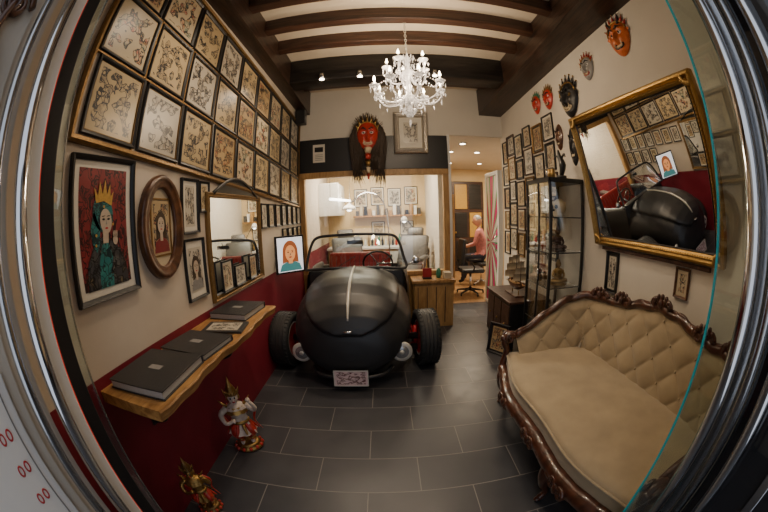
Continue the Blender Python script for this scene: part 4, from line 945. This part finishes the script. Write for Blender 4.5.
# ------------------------------------------------------------------ seated person
def skin(verts,edges,rad,lv=2,root=0):
    me=bpy.data.meshes.new('tmp'); me.from_pydata(verts,edges,[]); ob=bpy.data.objects.new('tmp',me); SC.objects.link(ob)
    md=ob.modifiers.new('s','SKIN'); md.use_smooth_shade=True; sv=me.skin_vertices[0].data
    for i,r_ in enumerate(rad):
        sv[i].radius=(r_,r_) if not isinstance(r_,tuple) else r_; sv[i].use_root=(i==root)
    m2=ob.modifiers.new('u','SUBSURF'); m2.levels=lv; m2.render_levels=lv
    dg=bpy.context.evaluated_depsgraph_get(); dg.update(); ev=ob.evaluated_get(dg); mm=ev.to_mesh()
    vs=[v.co.copy() for v in mm.vertices]; fs=[list(p_.vertices) for p_ in mm.polygons]; ev.to_mesh_clear(); bpy.data.objects.remove(ob); return vs,fs
per=bpy.data.objects.new('seated_person',None); SC.objects.link(per); PX,PY=2.04,6.40; per.location=(PX,PY,0)
Mr=Matrix.Rotation(-.5,4,'Z')
vv=[(0,0,.60),(0,0,.72),(-.02,0,.90),(-.04,0,1.06),(-.05,0,1.16),(-.07,0,1.22),
 (0,.10,.57),(-.40,.15,.55),(-.38,.15,.30),(-.40,.15,.09),(-.50,.16,.05),
 (0,-.10,.57),(-.40,-.15,.55),(-.36,-.15,.30),(-.36,-.15,.09),(-.46,-.16,.05),
 (-.04,.17,1.10),(-.10,.23,.86),(-.32,.17,.80),(-.04,-.17,1.10),(-.10,-.23,.86),(-.32,-.17,.80)]
ee=[(0,1),(1,2),(2,3),(3,4),(4,5),(0,6),(6,7),(7,8),(8,9),(9,10),(0,11),(11,12),(12,13),(13,14),(14,15),(3,16),(16,17),(17,18),(3,19),(19,20),(20,21)]
rd=[(.15,.12),(.14,.11),(.15,.11),(.15,.10),(.065,.06),.05,.10,.07,.055,.04,.035,.10,.07,.055,.04,.035,.065,.045,.032,.065,.045,.032]
vs,fs=skin(vv,ee,rd)
q=B('body')
M4=T(PX,PY,0)@Mr
gr={M_shirt:[],M_jeans:[],M_skin:[],M_black:[]}
for f in fs:
    c=sum((vs[i] for i in f),V((0,0,0)))/len(f)
    if c.z<.10: k=M_black
    elif c.z<.64 : k=M_jeans
    elif c.z>1.17 or (c.x<-.2 and c.z<.95): k=M_skin
    else: k=M_shirt
    gr[k].append(f)
o0=len(q.v); q.v+= [M4@p_ for p_ in vs]
for k,ff in gr.items():
    mi_=q.mi(k)
    for f in ff: q.f.append([o0+i for i in f]); q.m.append(mi_); q.s.append(True); q.u.append(None)
for sg in (-1,1):
    hb=V((-.36,sg*.165,.795)); q.sph(hb,.038,M_skin,(1.25,1,.5),10,M=M4)
    for k in range(4):
        yy=hb.y-.027+.018*k; ln=(.055,.066,.07,.06)[k]; q.tube([(hb.x-.03,yy,hb.z),(hb.x-.03-ln*.5,yy,hb.z-.004),(hb.x-.03-ln*.85,yy,hb.z-.022),(hb.x-.03-ln,yy,hb.z-.04)],[.010,.009,.008,.006],M_skin,6,M=M4)
    q.tube([(hb.x+.0,hb.y-sg*.03,hb.z),(hb.x-.03,hb.y-sg*.055,hb.z-.008),(hb.x-.055,hb.y-sg*.05,hb.z-.02)],[.011,.010,.007],M_skin,6,M=M4)
Mhd=M4@T(-.09,0,1.33)@Matrix.Rotation(-.2,4,'Y')
def headf(u,v):
    th=pi*u; ph=2*pi*v; x=sin(th)*cos(ph); y=sin(th)*sin(ph); z_=cos(th)
    r_=V((x*.098,y*.078,z_*.118))
    if z_<0: r_.y*=1+.22*z_; r_.x*=1+.10*z_
    if x<0: r_.x-= .022*math.exp(-(y/.18)**2-((z_+.15)/.16)**2)-.008*math.exp(-((abs(y)-.4)/.15)**2-((z_-.08)/.12)**2)+.006*math.exp(-(y/.35)**2-((z_+.52)/.1)**2)
    return r_
q.grid(headf,20,28,M_skin,M=Mhd)
for sg in (-1,1):
    q.sph((-.083,sg*.031,.010),.011,M_white,seg=8,M=Mhd); q.sph((-.092,sg*.031,.010),.005,M_ink,seg=6,M=Mhd); q.sph((.0,sg*.078,.0),.028,M_skin,(.7,.35,1.1),8,M=Mhd); q.tube([Mhd@V((-.092,sg*.018,.032)),Mhd@V((-.085,sg*.046,.034))],.004,M_hair,5)
q.tube([Mhd@V((-.094,-.022,-.058)),Mhd@V((-.100,0,-.056)),Mhd@V((-.094,.022,-.058))],.005,M_maskred,5)
q.grid(lambda u,v:(lambda p_:V((p_.x*1.04+.002,p_.y*1.04,p_.z*1.03)))(headf(.02+.42*u*(1 if abs(v-.5)>.22 else .5),v)),8,28,M_grey,M=Mhd)
ob=q.build(); ob.parent=per; ob.matrix_parent_inverse=Matrix.Translation((-PX,-PY,0))
q=B('stool'); 
for k in range(5):
    a=2*pi*k/5; q.tube([(PX,PY,.08),(PX+.24*cos(a),PY+.24*sin(a),.04)],[.02,.012],M_chrome,8); q.sph((PX+.24*cos(a),PY+.24*sin(a),.022),.022,M_rubber,seg=8)
q.cyl((PX,PY,.08),(PX,PY,.40),.022,M_chrome,10); q.lathe([(.17,0),(.19,.02),(.19,.06),(.16,.08),(.01,.085)],M_leather,T(PX,PY,.40),20); q.build()

# ------------------------------------------------------------------ world and camera
wd=bpy.data.worlds.new('world'); bpy.context.scene.world=wd; wd.use_nodes=True
wd.node_tree.nodes['Background'].inputs[0].default_value=(.82,.88,1,1); wd.node_tree.nodes['Background'].inputs[1].default_value=.85
cam=bpy.data.cameras.new('camera'); co=bpy.data.objects.new('camera',cam); SC.objects.link(co)
cam.type='PANO'; cam.sensor_width=36
for tgt in (cam,getattr(cam,'cycles',None)):
    try:
        tgt.panorama_type='FISHEYE_EQUISOLID'; tgt.fisheye_lens=15; tgt.fisheye_fov=3.6
    except Exception: pass
co.matrix_world=T(0,0,1.5)@Matrix.Rotation(math.radians(90-7.5),4,'X')@Matrix.Rotation(math.radians(-1.8),4,'Z')
bpy.context.scene.camera=co
